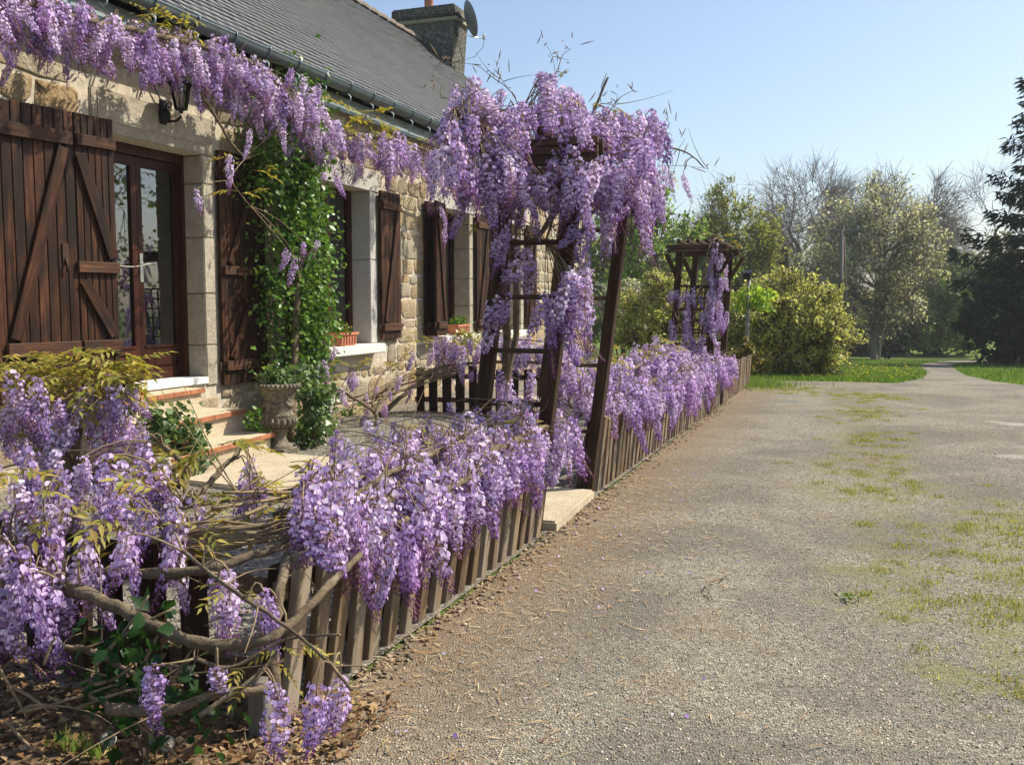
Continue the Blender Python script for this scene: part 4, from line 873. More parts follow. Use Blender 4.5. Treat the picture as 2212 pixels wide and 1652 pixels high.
NEAR = [(35,1330,2.7),(75,1340,2.7),(5,1370,2.7),(120,1320,2.7),(50,1210,2.75),(200,1150,2.9),(540,1050,3.4),(60,1000,3.1),(30,1060,3.0),(95,1090,3.0),(60,1140,2.9),(15,1120,2.9),(130,1040,3.1),(150,1090,3.0),(260,1010,3.2),(285,1040,3.1),(270,1120,2.9),(262,1150,2.85),(275,1185,2.85),(230,1000,3.2),(310,990,3.3),(180,1000,3.3),(370,1110,2.95),(380,1170,2.85),(385,1135,2.95),(165,1210,2.75),(175,1235,2.75),(20,1230,2.8),(60,1255,2.75),(90,1230,2.8),(10,1290,2.75),(45,1300,2.7),(100,1275,2.7),(0,1180,2.8),(475,1240,2.7),(480,1265,2.65),(330,1490,2.45),(322,1510,2.4),(590,1530,2.4),(600,1560,2.35),(685,1540,2.35),(700,1565,2.3),(565,1290,2.6),(570,1330,2.55),(110,1180,2.85),(220,1060,3.1),(330,1050,3.1),(540,1020,3.5),(555,1040,3.4),(-20,1000,3.1),(-30,1100,3.0),(120,985,3.3),(300,1090,3.0),(415,1100,3.1),(350,1030,3.2),(470,1490,2.5),(735,1520,2.3)]
for (x, y, d) in NEAR:
    sc = .62 if (x, y) in ((470,1490),(735,1520),(565,1290),(570,1330),(475,1240)) else RNG.uniform(.66, .88)*(.85 if y > 1400 else 1)
    for q in range(2 if y < 1300 and RNG.random() < .6 else 1): W.rac(at(x+RNG.uniform(-22,22)*q, y+(45 if y < 1300 else 0)-85*sc+RNG.uniform(-30,30)*q, d+RNG.normal(0,.05)), sc, tilt=abs(RNG.normal(0,.15)))
for p in ((430,975,3.3),(475,975,3.3),(140,1130,2.9),(370,1060,3.1),(400,1160,2.9),(690,1050,3.4),(590,1100,3.3),(510,1270,2.6),(560,1440,2.5),(260,1120,2.9),(620,1400,2.5),(320,1010,3.3),(200,1010,3.3),(520,1090,3.2),(560,1060,3.3),(450,1130,3.0),(60,1040,3.0)): W.leaves(at(*p), (.05,.05,.03), 4, .8 if p[1] < 1200 else .42)
W.done(30)
# 5 bushy plant in the yard before the shutters
W = Wisteria('bushy wisteria with olive leaves in front of the large left shutters', (-3.95, 3.9, 0))
W.vine([(-3.9,3.9,0), (-3.92,3.95,.4), (-3.8,3.9,.75), (-3.6,4.1,.9)], .03, .01); W.vine([(-3.92,3.95,.4), (-4.1,3.9,.7), (-4.3,3.8,.92)], .02, .008); W.vine([(-3.92,3.95,.3), (-3.8,4.1,.5), (-3.68,4.25,.62)], .015, .006)
for (x, y, rx, ry, n) in ((60,860,50,25,7), (190,900,70,40,12), (110,940,60,30,8), (250,880,50,40,7), (30,930,30,40,5), (270,930,30,30,4), (200,960,60,25,5), (30,880,40,40,4)):
    for i in range(n): W.rac(at(x+RNG.normal(0,.6)*rx, y+RNG.normal(0,.6)*ry-40, 5.0+RNG.normal(0,.18)), RNG.uniform(.8,1.0))
for (x, y, n) in ((40,800,10), (100,800,12), (160,815,14), (210,790,14), (250,770,14), (270,810,12), (220,850,10), (120,830,10), (60,960,7), (300,970,8), (250,980,7), (160,800,8), (330,1000,5), (60,790,6)): W.leaves(at(x, y, 5.0), (.12,.12,.06), n, 1.0)
W.done(40)
# 6 on the long drive fence
W = Wisteria('wisteria tumbling over the long fence between the two arbors', (-1.75, 9.3, 0))
W.vine([(-1.8,6.4,0), (-1.75,6.5,.4), (-1.66,7.0,.6), (-1.66,8.5,.62), (-1.64,10.0,.62), (-1.62,12.3,.62)], .03, .016); W.vine([(-1.85,6.6,.5), (-1.82,8,.72), (-1.85,10,.74), (-1.8,12.2,.7)], .018, .01)
for i in range(262):
    y = RNG.uniform(6.35, 12.7); out = RNG.uniform(-.15, 1)
    W.rac((-1.85+out*.42, y, .80-.26*max(out,0)**1.3+RNG.uniform(-.05,.07)), RNG.uniform(.95,1.2), tilt=abs(RNG.normal(.06,.12)))
for i in range(26): W.rac((-2.25+RNG.uniform(-.2,.25), RNG.uniform(6.5,8.6), .80+RNG.uniform(-.2,.1)), 1.0)
for i in range(10): W.rac((-2.3+RNG.uniform(-.2,.2), RNG.uniform(9,12), .84+RNG.uniform(-.1,.06)), 1.0)
for y in np.linspace(6.8, 12.4, 9): W.leaves((-1.9, y, .86), (.15,.3,.05), 4, .9)
W.done(60)
# 7 on the inner fence
W = Wisteria('wisteria mounded over the dark inner fence across the yard', (-4.0, 10.4, 0))
W.vine([(-5.1,9.6,0), (-4.9,9.9,.25), (-4.75,10.3,.5), (-4.2,10.4,.6), (-3.2,10.45,.62)], .03, .015)
for k in range(14): W.vine([(-5.1+RNG.uniform(-.1,.1),9.2+RNG.uniform(-.2,.3),.12+RNG.uniform(0,.15)), (-4.8,9.9,.32+RNG.uniform(0,.2)), (-4.3,10.2,.55+RNG.uniform(-.06,.08))], .008, .005, own=False)
for i in range(70): W.rac((RNG.uniform(-4.85,-2.9), 10.38+RNG.uniform(-.25,.25), .84+RNG.uniform(-.16,.1)), 1.05, tilt=abs(RNG.normal(.05,.15)))
for i in range(4): W.rac((RNG.uniform(-4.3,-3.6), 10.12, .52), .9)
for x in (-4.8,-4.5,-4.2,-3.8): W.leaves((x, 10.4, .92), (.15,.15,.05), 4, .9)
W.done(40)
# 8 straggling at the wall foot
W = Wisteria('straggly wisteria with few flowers at the foot of the wall under the window', (-5.0, 8.8, 0))
W.vine([(-4.75,8.9,0), (-4.8,8.95,.15), (-4.9,8.6,.35), (-5.0,8.3,.5)], .022, .01); W.vine([(-4.8,8.95,.15), (-4.8,9.3,.35), (-4.9,9.8,.5)], .02, .008); W.vine([(-4.85,9.0,.2), (-5.0,9.5,.5), (-5.1,10.3,.62)], .015, .006)
for (x, y) in ((692,815),(700,800),(712,895),(735,860),(772,840),(790,870),(815,855),(840,865),(828,890),(795,905),(765,825),(890,850),(755,830),(860,830),(725,770),(890,780)): W.rac(onX(x, y-22, -4.85), RNG.uniform(.7,.95))
for (x, y, n) in ((740,790,8),(800,780,6),(860,790,8),(880,760,5),(700,840,4),(760,880,4)): W.leaves(onX(x, y, -4.95), (.08,.2,.08), n, .8)
W.done(40)
# 9 on the small arbor
W = Wisteria('sparse wisteria trailing down the lattice of the small arbor', (-1.85, 11.4, 0))
W.vine([(-1.95,11.25,0), (-1.9,11.22,.7), (-1.75,11.2,1.3), (-1.62,11.2,1.95), (-1.6,11.7,2.08)], .02, .008); W.vine([(-1.9,11.22,.9), (-2.1,11.2,1.35), (-2.3,11.15,1.35)], .01, .005)
for (x, y, n) in ((1545,575,7),(1535,600,5),(1555,620,4),(1530,650,6),(1545,680,6),(1520,690,4),(1500,655,3),(1465,640,2),(1455,690,2),(1475,705,2),(1560,665,3),(1543,720,2),(1475,660,1),(1535,550,4),(1470,740,2),(1500,745,2),(1560,690,3)):
    for i in range(n): W.rac(at(x+RNG.normal(0,9), y-18+RNG.normal(0,8), 11.05+RNG.normal(0,.07)), RNG.uniform(.8,1.0))
W.leaves((-1.65,11.7,2.1), (.2,.4,.05), 5, .8)
W.done(20)
# ------------------------------------------------------------------ climbing and potted plants
GREEN = [(.085,.185,.028), (.12,.235,.04), (.06,.13,.022), (.19,.30,.055)]
def plant(name, label, cat, base, P, size, cols, m_=M_LEAFG, stems=(), group=None, D=None, droop=.2, part='foliage', tv=LEAF_V, tf=LEAF_F, stem_m=M_BARK, amt=.25):
    base = np.array(base, float); t = thing(name, label, cat, base, group)
    link(part, leaf_mesh(part, np.asarray(P)-base, np.asarray(size)*RNG.uniform(.7, 1.25, len(P)), cols, m_, D=D, droop=droop, tv=tv, tf=tf, amt=amt), t)
    if len(stems):
        m = MB()
        for pts, r0, r1 in stems:
            k = len(pts); m.tube([np.array(p, float)-base for p in pts], [r0+(r1-r0)*i/(k-1) for i in range(k)], 6, cap=False)
        m.obj('stem', stem_m, t)
    return t
# leafy climber on the house wall: clumps through a bulging column
prof = [(.55, 7.75, 8.5, .36), (.95, 7.76, 8.6, .40), (1.4, 7.75, 8.72, .40), (1.9, 7.68, 8.7, .40), (2.4, 7.62, 8.55, .36), (2.85, 7.62, 8.65, .34), (3.2, 7.85, 8.7, .28), (3.5, 8.05, 8.6, .22)]
zs = [p[0] for p in prof]; P = []; Dn = []
for i in range(300):
    z = RNG.uniform(.45, 3.55); a = np.interp(z, zs, [p[1] for p in prof]); b = np.interp(z, zs, [p[2] for p in prof]); dp = np.interp(z, zs, [p[3] for p in prof])
    u = RNG.uniform(-1, 1); y = (a+b)/2+u*(b-a)/2*RNG.uniform(.8, 1.12); x = WX+.05+dp*math.sqrt(max(.05, 1-u*u*.85))*RNG.uniform(.55, 1.15)
    k = RNG.integers(18, 44); r_ = RNG.uniform(.06, .14); q = np.array([x, y, z])+RNG.normal(0, 1, (k, 3))*r_*np.array([.8, 1, 1]); q[:, 0] = np.maximum(q[:, 0], WX+.07)
    P.append(q); Dn.append(RNG.normal(0, .7, (k, 3))+np.array([.8, -.1, -.2]))
P = np.concatenate(P); Dn = np.concatenate(Dn)
plant('climbing_vine', 'dense green leafy climber on the wall between the door and the window', 'climber', (-5.15, 8.2, 0), P, .062, GREEN, stems=[([(-4.9,7.9,0), (-5.1,8.0,.6), (-5.2,8.1,1.4), (-5.25,8.3,2.4), (-5.25,8.2,3.2)], .03, .012), ([(-4.95,8.0,0), (-5.2,8.4,.8), (-5.25,8.6,1.8), (-5.2,8.5,2.8)], .02, .008), ([(-5.1,7.8,1.55), (-4.95,7.85,1.7), (-4.9,8.0,1.85)], .015, .006)], D=Dn, amt=.4)
IVYT = [(0,0,0), (-.45,.25,.06), (-.30,.55,.02), (0,1,-.1), (.30,.55,.02), (.45,.25,.06), (0,.4,0)]
IVYF = [[(0,6,1), (1,6,2), (2,6,3), (3,6,4), (4,6,5), (5,6,0)]]
IVYC = [(.10,.17,.06), (.14,.22,.075), (.07,.13,.04), (.20,.27,.11)]
def clumps(blobs, per=60, r_=.08):
    out = []
    for (c, rad, n) in blobs:
        for i in range(n):
            d = RNG.normal(0, 1, 3); d /= np.linalg.norm(d); ce = np.array(c)+d*np.array(rad)*RNG.uniform(.35, 1.0)**.6
            out.append(ce+RNG.normal(0, r_, (per, 3))*np.array([1, 1, .8]))
    q = np.concatenate(out); q[:, 2] = np.maximum(q[:, 2], gz(q[:, 1])+.01); return q
def pots(P, c): return np.array([P])
ub = np.array([-4.72, 7.06, 0])
plant('ivy', 'pale green ivy spilling over the urn towards the window', 'ivy', (-4.6, 7.45, 0), clumps([((-4.66,7.38,.62), (.12,.17,.12), 8), ((-4.58,7.45,.38), (.13,.17,.22), 14), ((-4.72,7.08,.66), (.12,.12,.06), 5), ((-4.6,7.5,.12), (.15,.22,.12), 8)], 40, .055), .055, IVYC, tv=IVYT, tf=IVYF, stems=[([(-4.6,7.45,0), (-4.62,7.4,.3), (-4.7,7.2,.62)], .01, .005)])
plant('creeper', 'dark green creeper on the ground behind the urn at the wall foot', 'creeper', (-5.2, 7.5, 0), clumps([((-5.2,7.35,.12), (.18,.25,.15), 8), ((-5.15,7.9,.2), (.18,.35,.22), 12), ((-5.0,8.3,.15), (.2,.3,.15), 8)], 40, .06), .055, GREEN)
sb = np.array(at(370, 945, 7.1)); sb[2] = 0
pot = thing('potted_ivy', 'bushy potted ivy with one red flower beside the steps', 'potted plant', sb)
pm = MB().lathe([(0,.0),(.10,0),(.14,.25),(.155,.25),(.155,.29),(.135,.29),(.13,.26),(0,.26)], 24).obj('pot', M_TERRA, pot)
P = clumps([((0,0,.36), (.20,.18,.20), 16), ((.08,0,.18), (.2,.18,.14), 10), ((-.1,-.1,.45), (.14,.12,.12), 5)], 34, .055)+sb
link('foliage', leaf_mesh('foliage', P-sb, .06, IVYC, M_LEAFG, droop=.2, tv=IVYT, tf=IVYF, amt=.3), pot)
fp = np.array(onX(306, 846, sb[0]+.02))-sb; fl = [fp+RNG.normal(0, .012, 3) for _ in range(26)]
link('flower', leaf_mesh('flower', np.array(fl), .028, [(.75,.02,.01), (.85,.05,.02)], M_PETAL), pot); MB().tube([(0,0,.3), fp*.5+np.array([0,0,.22]), fp], .003, 5).obj('flower_stem', M_TWIG, pot)
for lab, c, n, cols in (('olive and green leaved plant growing in the short terracotta box', (-5.44,9.42,.97), 9, [(.10,.17,.02), (.24,.22,.03), (.07,.15,.02)]), ('bright green plant growing in the box on the middle sill', (-5.44,12.75,1.02), 11, [(.13,.24,.04), (.09,.18,.03)])):
    plant('sill_plant', lab, 'plant', (c[0], c[1], c[2]-.04), clumps([((c[0],c[1],c[2]+.02), (.07,.17,.06), n)], 22, .035), .055, cols, group='plants in the sill boxes')
plant('sill_creeper', 'pale yellow green foliage spilling below the middle window sill', 'plant', (-5.2, 12.6, 0), clumps([((-5.25,12.5,.78), (.12,.35,.1), 9), ((-5.2,13.0,.72), (.12,.3,.12), 7)], 26, .06), .06, [(.28,.27,.06), (.18,.22,.04), (.45,.42,.25)], stems=[([(-5.2,12.6,0), (-5.22,12.6,.4), (-5.25,12.6,.78)], .012, .006)])

# ------------------------------------------------------------------ trees and shrubs
def seg_tubes(A, B, ra, rb, n):
    A, B = np.array(A), np.array(B); d = B-A; L_ = np.linalg.norm(d, axis=1, keepdims=True); d = d/np.maximum(L_, 1e-6)
    ref = np.tile([0, 0, 1.0], (len(A), 1)); ref[np.abs(d[:, 2]) > .9] = (1, 0, 0); x = np.cross(d, ref); x /= np.linalg.norm(x, axis=1, keepdims=True); y = np.cross(d, x)
    an = np.arange(n)*2*math.pi/n; ring = x[:, None]*np.cos(an)[None, :, None]+y[:, None]*np.sin(an)[None, :, None]
    V = np.concatenate([A[:, None]+ring*np.array(ra)[:, None, None], B[:, None]+ring*np.array(rb)[:, None, None]], axis=1).reshape(-1, 3)
    f = np.array([(j, (j+1) % n, n+(j+1) % n, n+j) for j in range(n)]); F = (f[None]+(np.arange(len(A))*2*n)[:, None, None]).reshape(-1, 4); return V, F
def path(a, b, lift, n):
    mid = (a+b)/2; mid = np.array([a[0]*.55+b[0]*.45, a[1]*.55+b[1]*.45, mid[2]-lift]); t = np.linspace(0, 1, n)[:, None]
    return (1-t)**2*a+2*t*(1-t)*mid+t*t*b
def tree(name, label, cat, base, H, cc, rad, nclump, nsub, nleaf, lsize, cols, bark=M_BARK, tr=None, twigs=0, twig_len=.5, spread=.22, group='trees beyond the garden', leafm=M_LEAF, low=.15, droop=.3, multi=1, shell=.45, twr=.012, part='crown'):
    """trunk, limbs to clumps spread through an uneven crown, twigs and leaves round each clump"""
    base = np.array(base, float); t = thing(name, label, cat, base, group); tr = tr or H*.025
    rad = np.array(rad, float); c = np.array([0, 0, cc]); A, B, ra, rb = [], [], [], []; LP = []; TA, TB = [], []
    stems = [np.array([RNG.normal(0, .12)*(multi > 1)*rad[0], RNG.normal(0, .12)*(multi > 1)*rad[1], 0]) for _ in range(multi)]
    tops = [s_*1.5+np.array([RNG.normal(0, .04)*H, RNG.normal(0, .04)*H, cc+rad[2]*.55]) for s_ in stems]; tpaths = []
    for s_, e_ in zip(stems, tops):
        p = path(s_, e_, 0, 9)+np.concatenate([np.zeros((1, 3)), RNG.normal(0, .012*H, (8, 3))*np.array([1, 1, .2])]); tpaths.append(p)
        for i in range(8): A.append(p[i]); B.append(p[i+1]); ra.append(tr*(1-.1*i)); rb.append(tr*(1-.1*(i+1)))
    ax = rand_dirs(nclump); rr = RNG.uniform(shell, 1.0, nclump)**.6
    lob = RNG.normal(0, 1, (5, 3)); lob /= np.linalg.norm(lob, axis=1, keepdims=True)
    for k in range(nclump):
        bumpy = min(1.13, 1+.16*np.max(lob @ ax[k])+RNG.normal(0, .07)); e = c+ax[k]*rad*rr[k]*bumpy; e[2] = max(e[2], H*low*.5)
        p = tpaths[RNG.integers(multi)]; zt = np.clip((e[2]-rad[2]*RNG.uniform(.25, .7)), H*low*.4, cc+rad[2]*.4); i0 = int(np.abs(p[:, 2]-zt).argmin())
        q = path(p[i0], e, rad[2]*.10, 6)+np.concatenate([np.zeros((1, 3)), RNG.normal(0, .02, (5, 3))*rad.mean()*.5]); r0 = tr*.38*(1-.07*i0)
        for i in range(5): A.append(q[i]); B.append(q[i+1]); ra.append(r0*(1-.17*i)); rb.append(r0*(1-.17*(i+1)))
        sub = e+RNG.normal(0, 1, (nsub, 3))*rad*spread
        for s2 in sub:
            s0 = q[RNG.integers(2, 6)]; m_ = (s0+s2)/2+np.array([0, 0, .03*H*RNG.uniform(-.3, 1)]); 
            for a_, b_, u, v in ((s0, m_, .30, .2), (m_, s2, .2, .1)): TA.append((a_, b_, r0*u, r0*v))
            if nleaf: LP.append(s2+RNG.normal(0, 1, (nleaf, 3))*rad*spread*.36)
            for j in range(twigs):
                dv = (s2-c)/rad; dv = dv/np.linalg.norm(dv)*.6+RNG.normal(0, .5, 3)+np.array([0, 0, .15]); dv /= np.linalg.norm(dv); st_ = s2*RNG.uniform(.9, 1)+m_*0 if j % 2 else s2+(m_-s2)*RNG.uniform(0, .8); en = st_+dv*twig_len*RNG.uniform(.5, 1.2)
                TA.append((st_, en, twr, twr*.35))
    V1, F1 = seg_tubes(A, B, ra, rb, 6); link('trunk', np_mesh('trunk', V1, [F1], bark, smooth=True), t)
    V2, F2 = seg_tubes([x[0] for x in TA], [x[1] for x in TA], [max(x[2], .006) for x in TA], [max(x[3], .003) for x in TA], 3)
    if nleaf:
        Lp = np.concatenate(LP); me = leaf_mesh(part, Lp, lsize, cols, leafm, droop=droop, amt=.28); co = link(part, me, t)
        tag(link('branches', np_mesh('branches', V2, [F2], bark), t), kind='stuff')
    else: link(part, np_mesh(part, V2, [F2], bark), t)
    return t
def px_tree(name, label, cat, x, d, ytop, wpx, ybot=None, depth_ratio=1.0, **kw):
    """a tree from its column, distance, top line and crown width in the picture"""
    b = ground_at(x, d); H = ztop(ytop, d)-b[2]; rx = wpx*d/FPX/2; zb = (ztop(ybot, d)-b[2]) if ybot else H*.25; zb = max(zb, 0.0)
    return tree(name, label, cat, b, H, (H+zb)/2, (rx, rx*depth_ratio, (H-zb)/2*.95), **kw)
OLIVE = [(.30,.38,.10), (.34,.36,.10), (.23,.28,.06), (.38,.38,.13)]
SPRING = [(.24,.36,.09), (.29,.40,.11), (.19,.30,.07)]
YELLOW = [(.45,.48,.14), (.53,.54,.21), (.36,.41,.11), (.58,.56,.29)]
DARKG = [(.025,.045,.016), (.035,.06,.02), (.045,.07,.022)]
MIDG = [(.15,.20,.06), (.18,.23,.07), (.12,.16,.045), (.22,.25,.085)]
px_tree('shrub', 'large yellow green shrub behind the small arbor', 'shrub', 1702, 19.5, 606, 235, 812, nclump=105, nsub=10, nleaf=25, lsize=.075, cols=YELLOW, group='shrubs beyond the garden', multi=7, low=.04, tr=.035, spread=.14, shell=.6, twigs=2, twig_len=.4, part='foliage')
px_tree('shrub', 'yellow green shrub left of the small arbor lattice', 'shrub', 1430, 22, 604, 165, 770, nclump=64, nsub=9, nleaf=26, lsize=.08, cols=YELLOW, group='shrubs beyond the garden', multi=5, low=.04, tr=.03, spread=.15, shell=.6, twigs=2, twig_len=.4, part='foliage')
px_tree('shrub', 'greyish white flowering shrub by the post of the tall arbor', 'shrub', 1345, 27, 615, 100, 735, nclump=40, nsub=8, nleaf=14, lsize=.11, cols=[(.42,.44,.36), (.26,.30,.2), (.5,.5,.44)], group='shrubs beyond the garden', multi=5, low=.04, tr=.03, spread=.16, part='foliage')
px_tree('shrub', 'low bronze green shrub at the end of the drive fence', 'shrub', 1600, 16.4, 745, 62, 808, nclump=22, nsub=6, nleaf=14, lsize=.07, cols=[(.17,.16,.04), (.11,.13,.03), (.22,.17,.06)], group='shrubs beyond the garden', multi=5, low=.04, tr=.012, spread=.2, part='foliage')
px_tree('shrub', 'small dark conical shrub at the lawn edge by the track', 'shrub', 1921, 50, 690, 66, 770, nclump=24, nsub=7, nleaf=26, lsize=.22, cols=DARKG, group='shrubs beyond the garden', multi=3, low=.04, spread=.16, leafm=M_NEED, part='foliage')
px_tree('leafy_tree', 'fresh green tree seen between the two arbors', 'tree', 1410, 34, 415, 190, 690, nclump=38, nsub=9, nleaf=16, lsize=.17, cols=SPRING, twigs=3, twig_len=.7, spread=.15, tr=.16, twr=.014)
px_tree('leafy_tree', 'rounded olive tree rising over the small arbor', 'tree', 1570, 42, 418, 185, 680, nclump=66, nsub=10, nleaf=30, lsize=.13, cols=OLIVE, twigs=4, twig_len=1.0, spread=.14)
px_tree('leafy_tree', 'dense green tree at the left end of the background trees', 'tree', 1320, 45, 500, 170, 730, nclump=40, nsub=9, nleaf=22, lsize=.22, cols=MIDG, spread=.16)
px_tree('leafy_tree', 'dull green tree behind the left yellow shrub', 'tree', 1460, 52, 545, 180, 750, nclump=48, nsub=9, nleaf=24, lsize=.26, cols=MIDG, spread=.16, low=.05)
px_tree('leafy_tree', 'dark small fir like tree between the olive tree and the bare tree', 'tree', 1668, 48, 512, 74, 740, nclump=36, nsub=8, nleaf=26, lsize=.20, cols=DARKG, leafm=M_NEED, spread=.13, low=.04)
px_tree('bare_tree', 'tall leafless grey tree above the utility pole', 'tree', 1752, 66, 352, 205, 640, multi=2, nclump=60, nsub=9, nleaf=0, lsize=.1, cols=OLIVE, bark=M_BARKG, twigs=9, twig_len=1.5, spread=.16, twr=.016, tr=.2)
px_tree('bare_tree', 'wide leafless tree behind the blossom tree', 'tree', 1965, 64, 392, 190, 640, nclump=44, nsub=9, nleaf=0, lsize=.1, cols=OLIVE, bark=M_BARKG, twigs=9, twig_len=1.6, spread=.17, twr=.016, tr=.2)
px_tree('blossom_tree', 'grey green tree speckled with white blossom beside the utility pole', 'tree', 1892, 46, 408, 235, 690, multi=2, nclump=74, nsub=11, nleaf=18, lsize=.14, cols=[(.62,.60,.53), (.36,.38,.26), (.24,.28,.13), (.70,.68,.62)], bark=M_BARKG, twigs=4, twig_len=.9, spread=.15, twr=.014, shell=.35)
px_tree('blossom_tree', 'grey green tree with sparse white blossom left of the utility pole', 'tree', 1755, 50, 520, 165, 760, nclump=48, nsub=9, nleaf=18, lsize=.18, cols=[(.36,.39,.27), (.20,.24,.10), (.25,.29,.14), (.5,.5,.42)], bark=M_BARKG, twigs=3, twig_len=.8, spread=.16, low=.05)
px_tree('leafy_tree', 'broad green tree overhanging the end of the track', 'tree', 2025, 62, 545, 215, 765, nclump=64, nsub=10, nleaf=26, lsize=.26, cols=[(.19,.27,.065), (.23,.29,.08), (.14,.20,.05)], spread=.14, low=.05)
px_tree('leafy_tree', 'shaded green tree filling the gap behind the track', 'tree', 1960, 74, 620, 190, 780, nclump=44, nsub=9, nleaf=24, lsize=.3, cols=MIDG, spread=.16, low=.03)
px_tree('leafy_tree', 'dark undergrowth tree beyond the yellow shrub', 'tree', 1840, 60, 640, 150, 780, nclump=44, nsub=9, nleaf=24, lsize=.26, cols=[(.07,.10,.03), (.09,.12,.04)], spread=.16, low=.03)
px_tree('leafy_tree', 'olive brown tree behind the dark conifer', 'tree', 2205, 52, 500, 150, 760, nclump=40, nsub=8, nleaf=20, lsize=.24, cols=[(.13,.13,.04), (.09,.10,.03)], twigs=3, twig_len=.9, spread=.16)
px_tree('bare_tree', 'thin leafless tree against the left side of the dark conifer', 'tree', 2135, 58, 380, 150, 640, nclump=16, nsub=7, nleaf=0, lsize=.1, cols=OLIVE, bark=M_BARKG, twigs=7, twig_len=1.3, spread=.18, twr=.012, tr=.1)
px_tree('leafy_tree', 'dark evergreen mass at the right end of the lawn', 'tree', 2190, 40, 590, 190, 790, nclump=64, nsub=9, nleaf=28, lsize=.2, cols=DARKG, spread=.14, low=.02)
px_tree('leafy_tree', 'darkest low evergreen at the picture edge by the right verge', 'tree', 2265, 36, 560, 190, 800, nclump=54, nsub=9, nleaf=28, lsize=.2, cols=DARKG, spread=.14, low=.02)
px_tree('leafy_tree', 'far green tree at the bend of the track', 'tree', 2085, 78, 640, 170, 785, nclump=36, nsub=8, nleaf=24, lsize=.3, cols=MIDG, spread=.16, low=.03)
for x, d, yt, cols, lab in ((1240,58,560,MIDG,'distant green tree glimpsed under the arbor flowers'), (1620,70,560,MIDG,'distant tree behind the small fir'), (1540,62,570,OLIVE,'distant olive tree behind the small arbor'), (1700,80,600,DARKG,'dim distant tree behind the big yellow shrub')):
    px_tree('leafy_tree', lab, 'tree', x, d, yt, 170, 770, nclump=34, nsub=8, nleaf=24, lsize=.3, cols=cols, spread=.17, low=.03)
# big conifer at the right edge: drooping boughs of dark needle sprays
def conifer(label, base, H, R0):
    base = np.array(base, float); t = thing('conifer', label, 'tree', base, 'trees beyond the garden'); A, B, ra, rb = [np.zeros(3)], [np.array([0, 0, H])], [H*.02], [.03]; P = []; D = []
    z = H*.23
    while z < H*.985:
        f = 1-z/H; n = int(4+4*f); a0 = RNG.uniform(0, 6.28)
        for k in range(n):
            an = a0+2*math.pi*k/n+RNG.normal(0, .25); L_ = R0*(f**.8)*RNG.uniform(.5, 1.2)+.25; o = np.array([math.cos(an), math.sin(an), 0]); pts = []
            for s in np.linspace(0, 1, 6): pts.append(o*L_*s+np.array([0, 0, z+L_*(-.30*s+.32*s*s*s)]))
            for i in range(5): A.append(pts[i]); B.append(pts[i+1]); ra.append(.05*(1-.17*i)*(f+.2)); rb.append(.05*(1-.17*(i+1))*(f+.2))
            ns = int(26+70*L_/R0)
            for s in RNG.uniform(.12, 1, ns):
                i = min(4, int(s*5)); p = pts[i]+(pts[i+1]-pts[i])*(s*5-i); side = np.cross(o, (0, 0, 1))*RNG.choice([-1, 1]); w_ = L_*.24*(1.05-s)+.10
                e = p+side*w_*RNG.uniform(0, 1)+o*RNG.uniform(0, .25)+np.array([0, 0, -RNG.uniform(0, .30)])
                P.append(e); D.append(o*.7+side*.6+np.array([0, 0, -.55])+RNG.normal(0, .25, 3))
        z += H*.045+RNG.uniform(0, .025)*H
    P, D = np.array(P), np.array(D); P = np.repeat(P, 4, axis=0)+RNG.normal(0, .09, (len(P)*4, 3)); D = np.repeat(D, 4, axis=0)+RNG.normal(0, .35, (len(D)*4, 3))
    V, F = seg_tubes(A, B, ra, rb, 6); link('trunk', np_mesh('trunk', V, [F], M_BARK), t)
    link('crown', leaf_mesh('crown', P, .34, [(.014,.026,.013), (.02,.034,.016), (.028,.042,.02)], M_NEED, D=D, tv=[(0,0,0), (-.13,.4,.02), (0,1,-.05), (.13,.4,.02), (0,.45,.0)]), t)
cb = ground_at(2275, 34); conifer('tall dark conifer with drooping boughs at the right edge', cb, ztop(95, 34)-cb[2], 4.5)
for (x, y, h, r_, cols, lab) in ((22,26,9,4.5,MIDG,'green tree across the drive reflected in the door panes'), (30,30,11,5,OLIVE,'olive tree across the drive reflected in the door panes'), (26,36,10,5,MIDG,'far green tree across the drive reflected in the door panes'), (19,20,6,3.5,MIDG,'low green tree across the drive reflected in the door panes')):
    tree('leafy_tree', lab, 'tree', (x, y, float(gz(y))), h, h*.55, (r_, r_, h*.42), 30, 8, 16, .3, cols, spread=.18)

# ------------------------------------------------------------------ poles
ub = ground_at(1815, 41); up_ = thing('utility_pole', 'slender dark wooden utility pole with a crossarm and stay', 'pole', ub); ph = ztop(497, 41)-ub[2]
MB().tube([(0,0,-.1),(0,0,ph)], [.12,.085], 10).obj('shaft', M_POLE, up_); MB().tube([(.42,0,-.1),(.10,0,ph*.94)], [.028,.024], 6).obj('stay', M_POLE, up_)
link('crossarm', bevel_box('crossarm', (1.25,.10,.10), M_POLE, .01, 1), up_, (.1, 0, ph-.12)); ins = MB().lathe([(0,0),(.03,0),(.045,.05),(.03,.09),(.04,.12),(0,.15)], 10).mesh('insulator', M_DISH)
for x in (-.36, .06, .61): link('insulator', ins, up_, (x, 0, ph-.022))
gb = ground_at(1613, 17.0); gp = thing('garden_pole', 'thin grey pole with a small dark box on top beside the yellow shrub', 'pole', gb); gh = ztop(604, 17.0)-gb[2]
MB().tube([(0,0,-.05),(.03,0,gh)], [.042,.036], 12).obj('shaft', M_POLEG, gp)
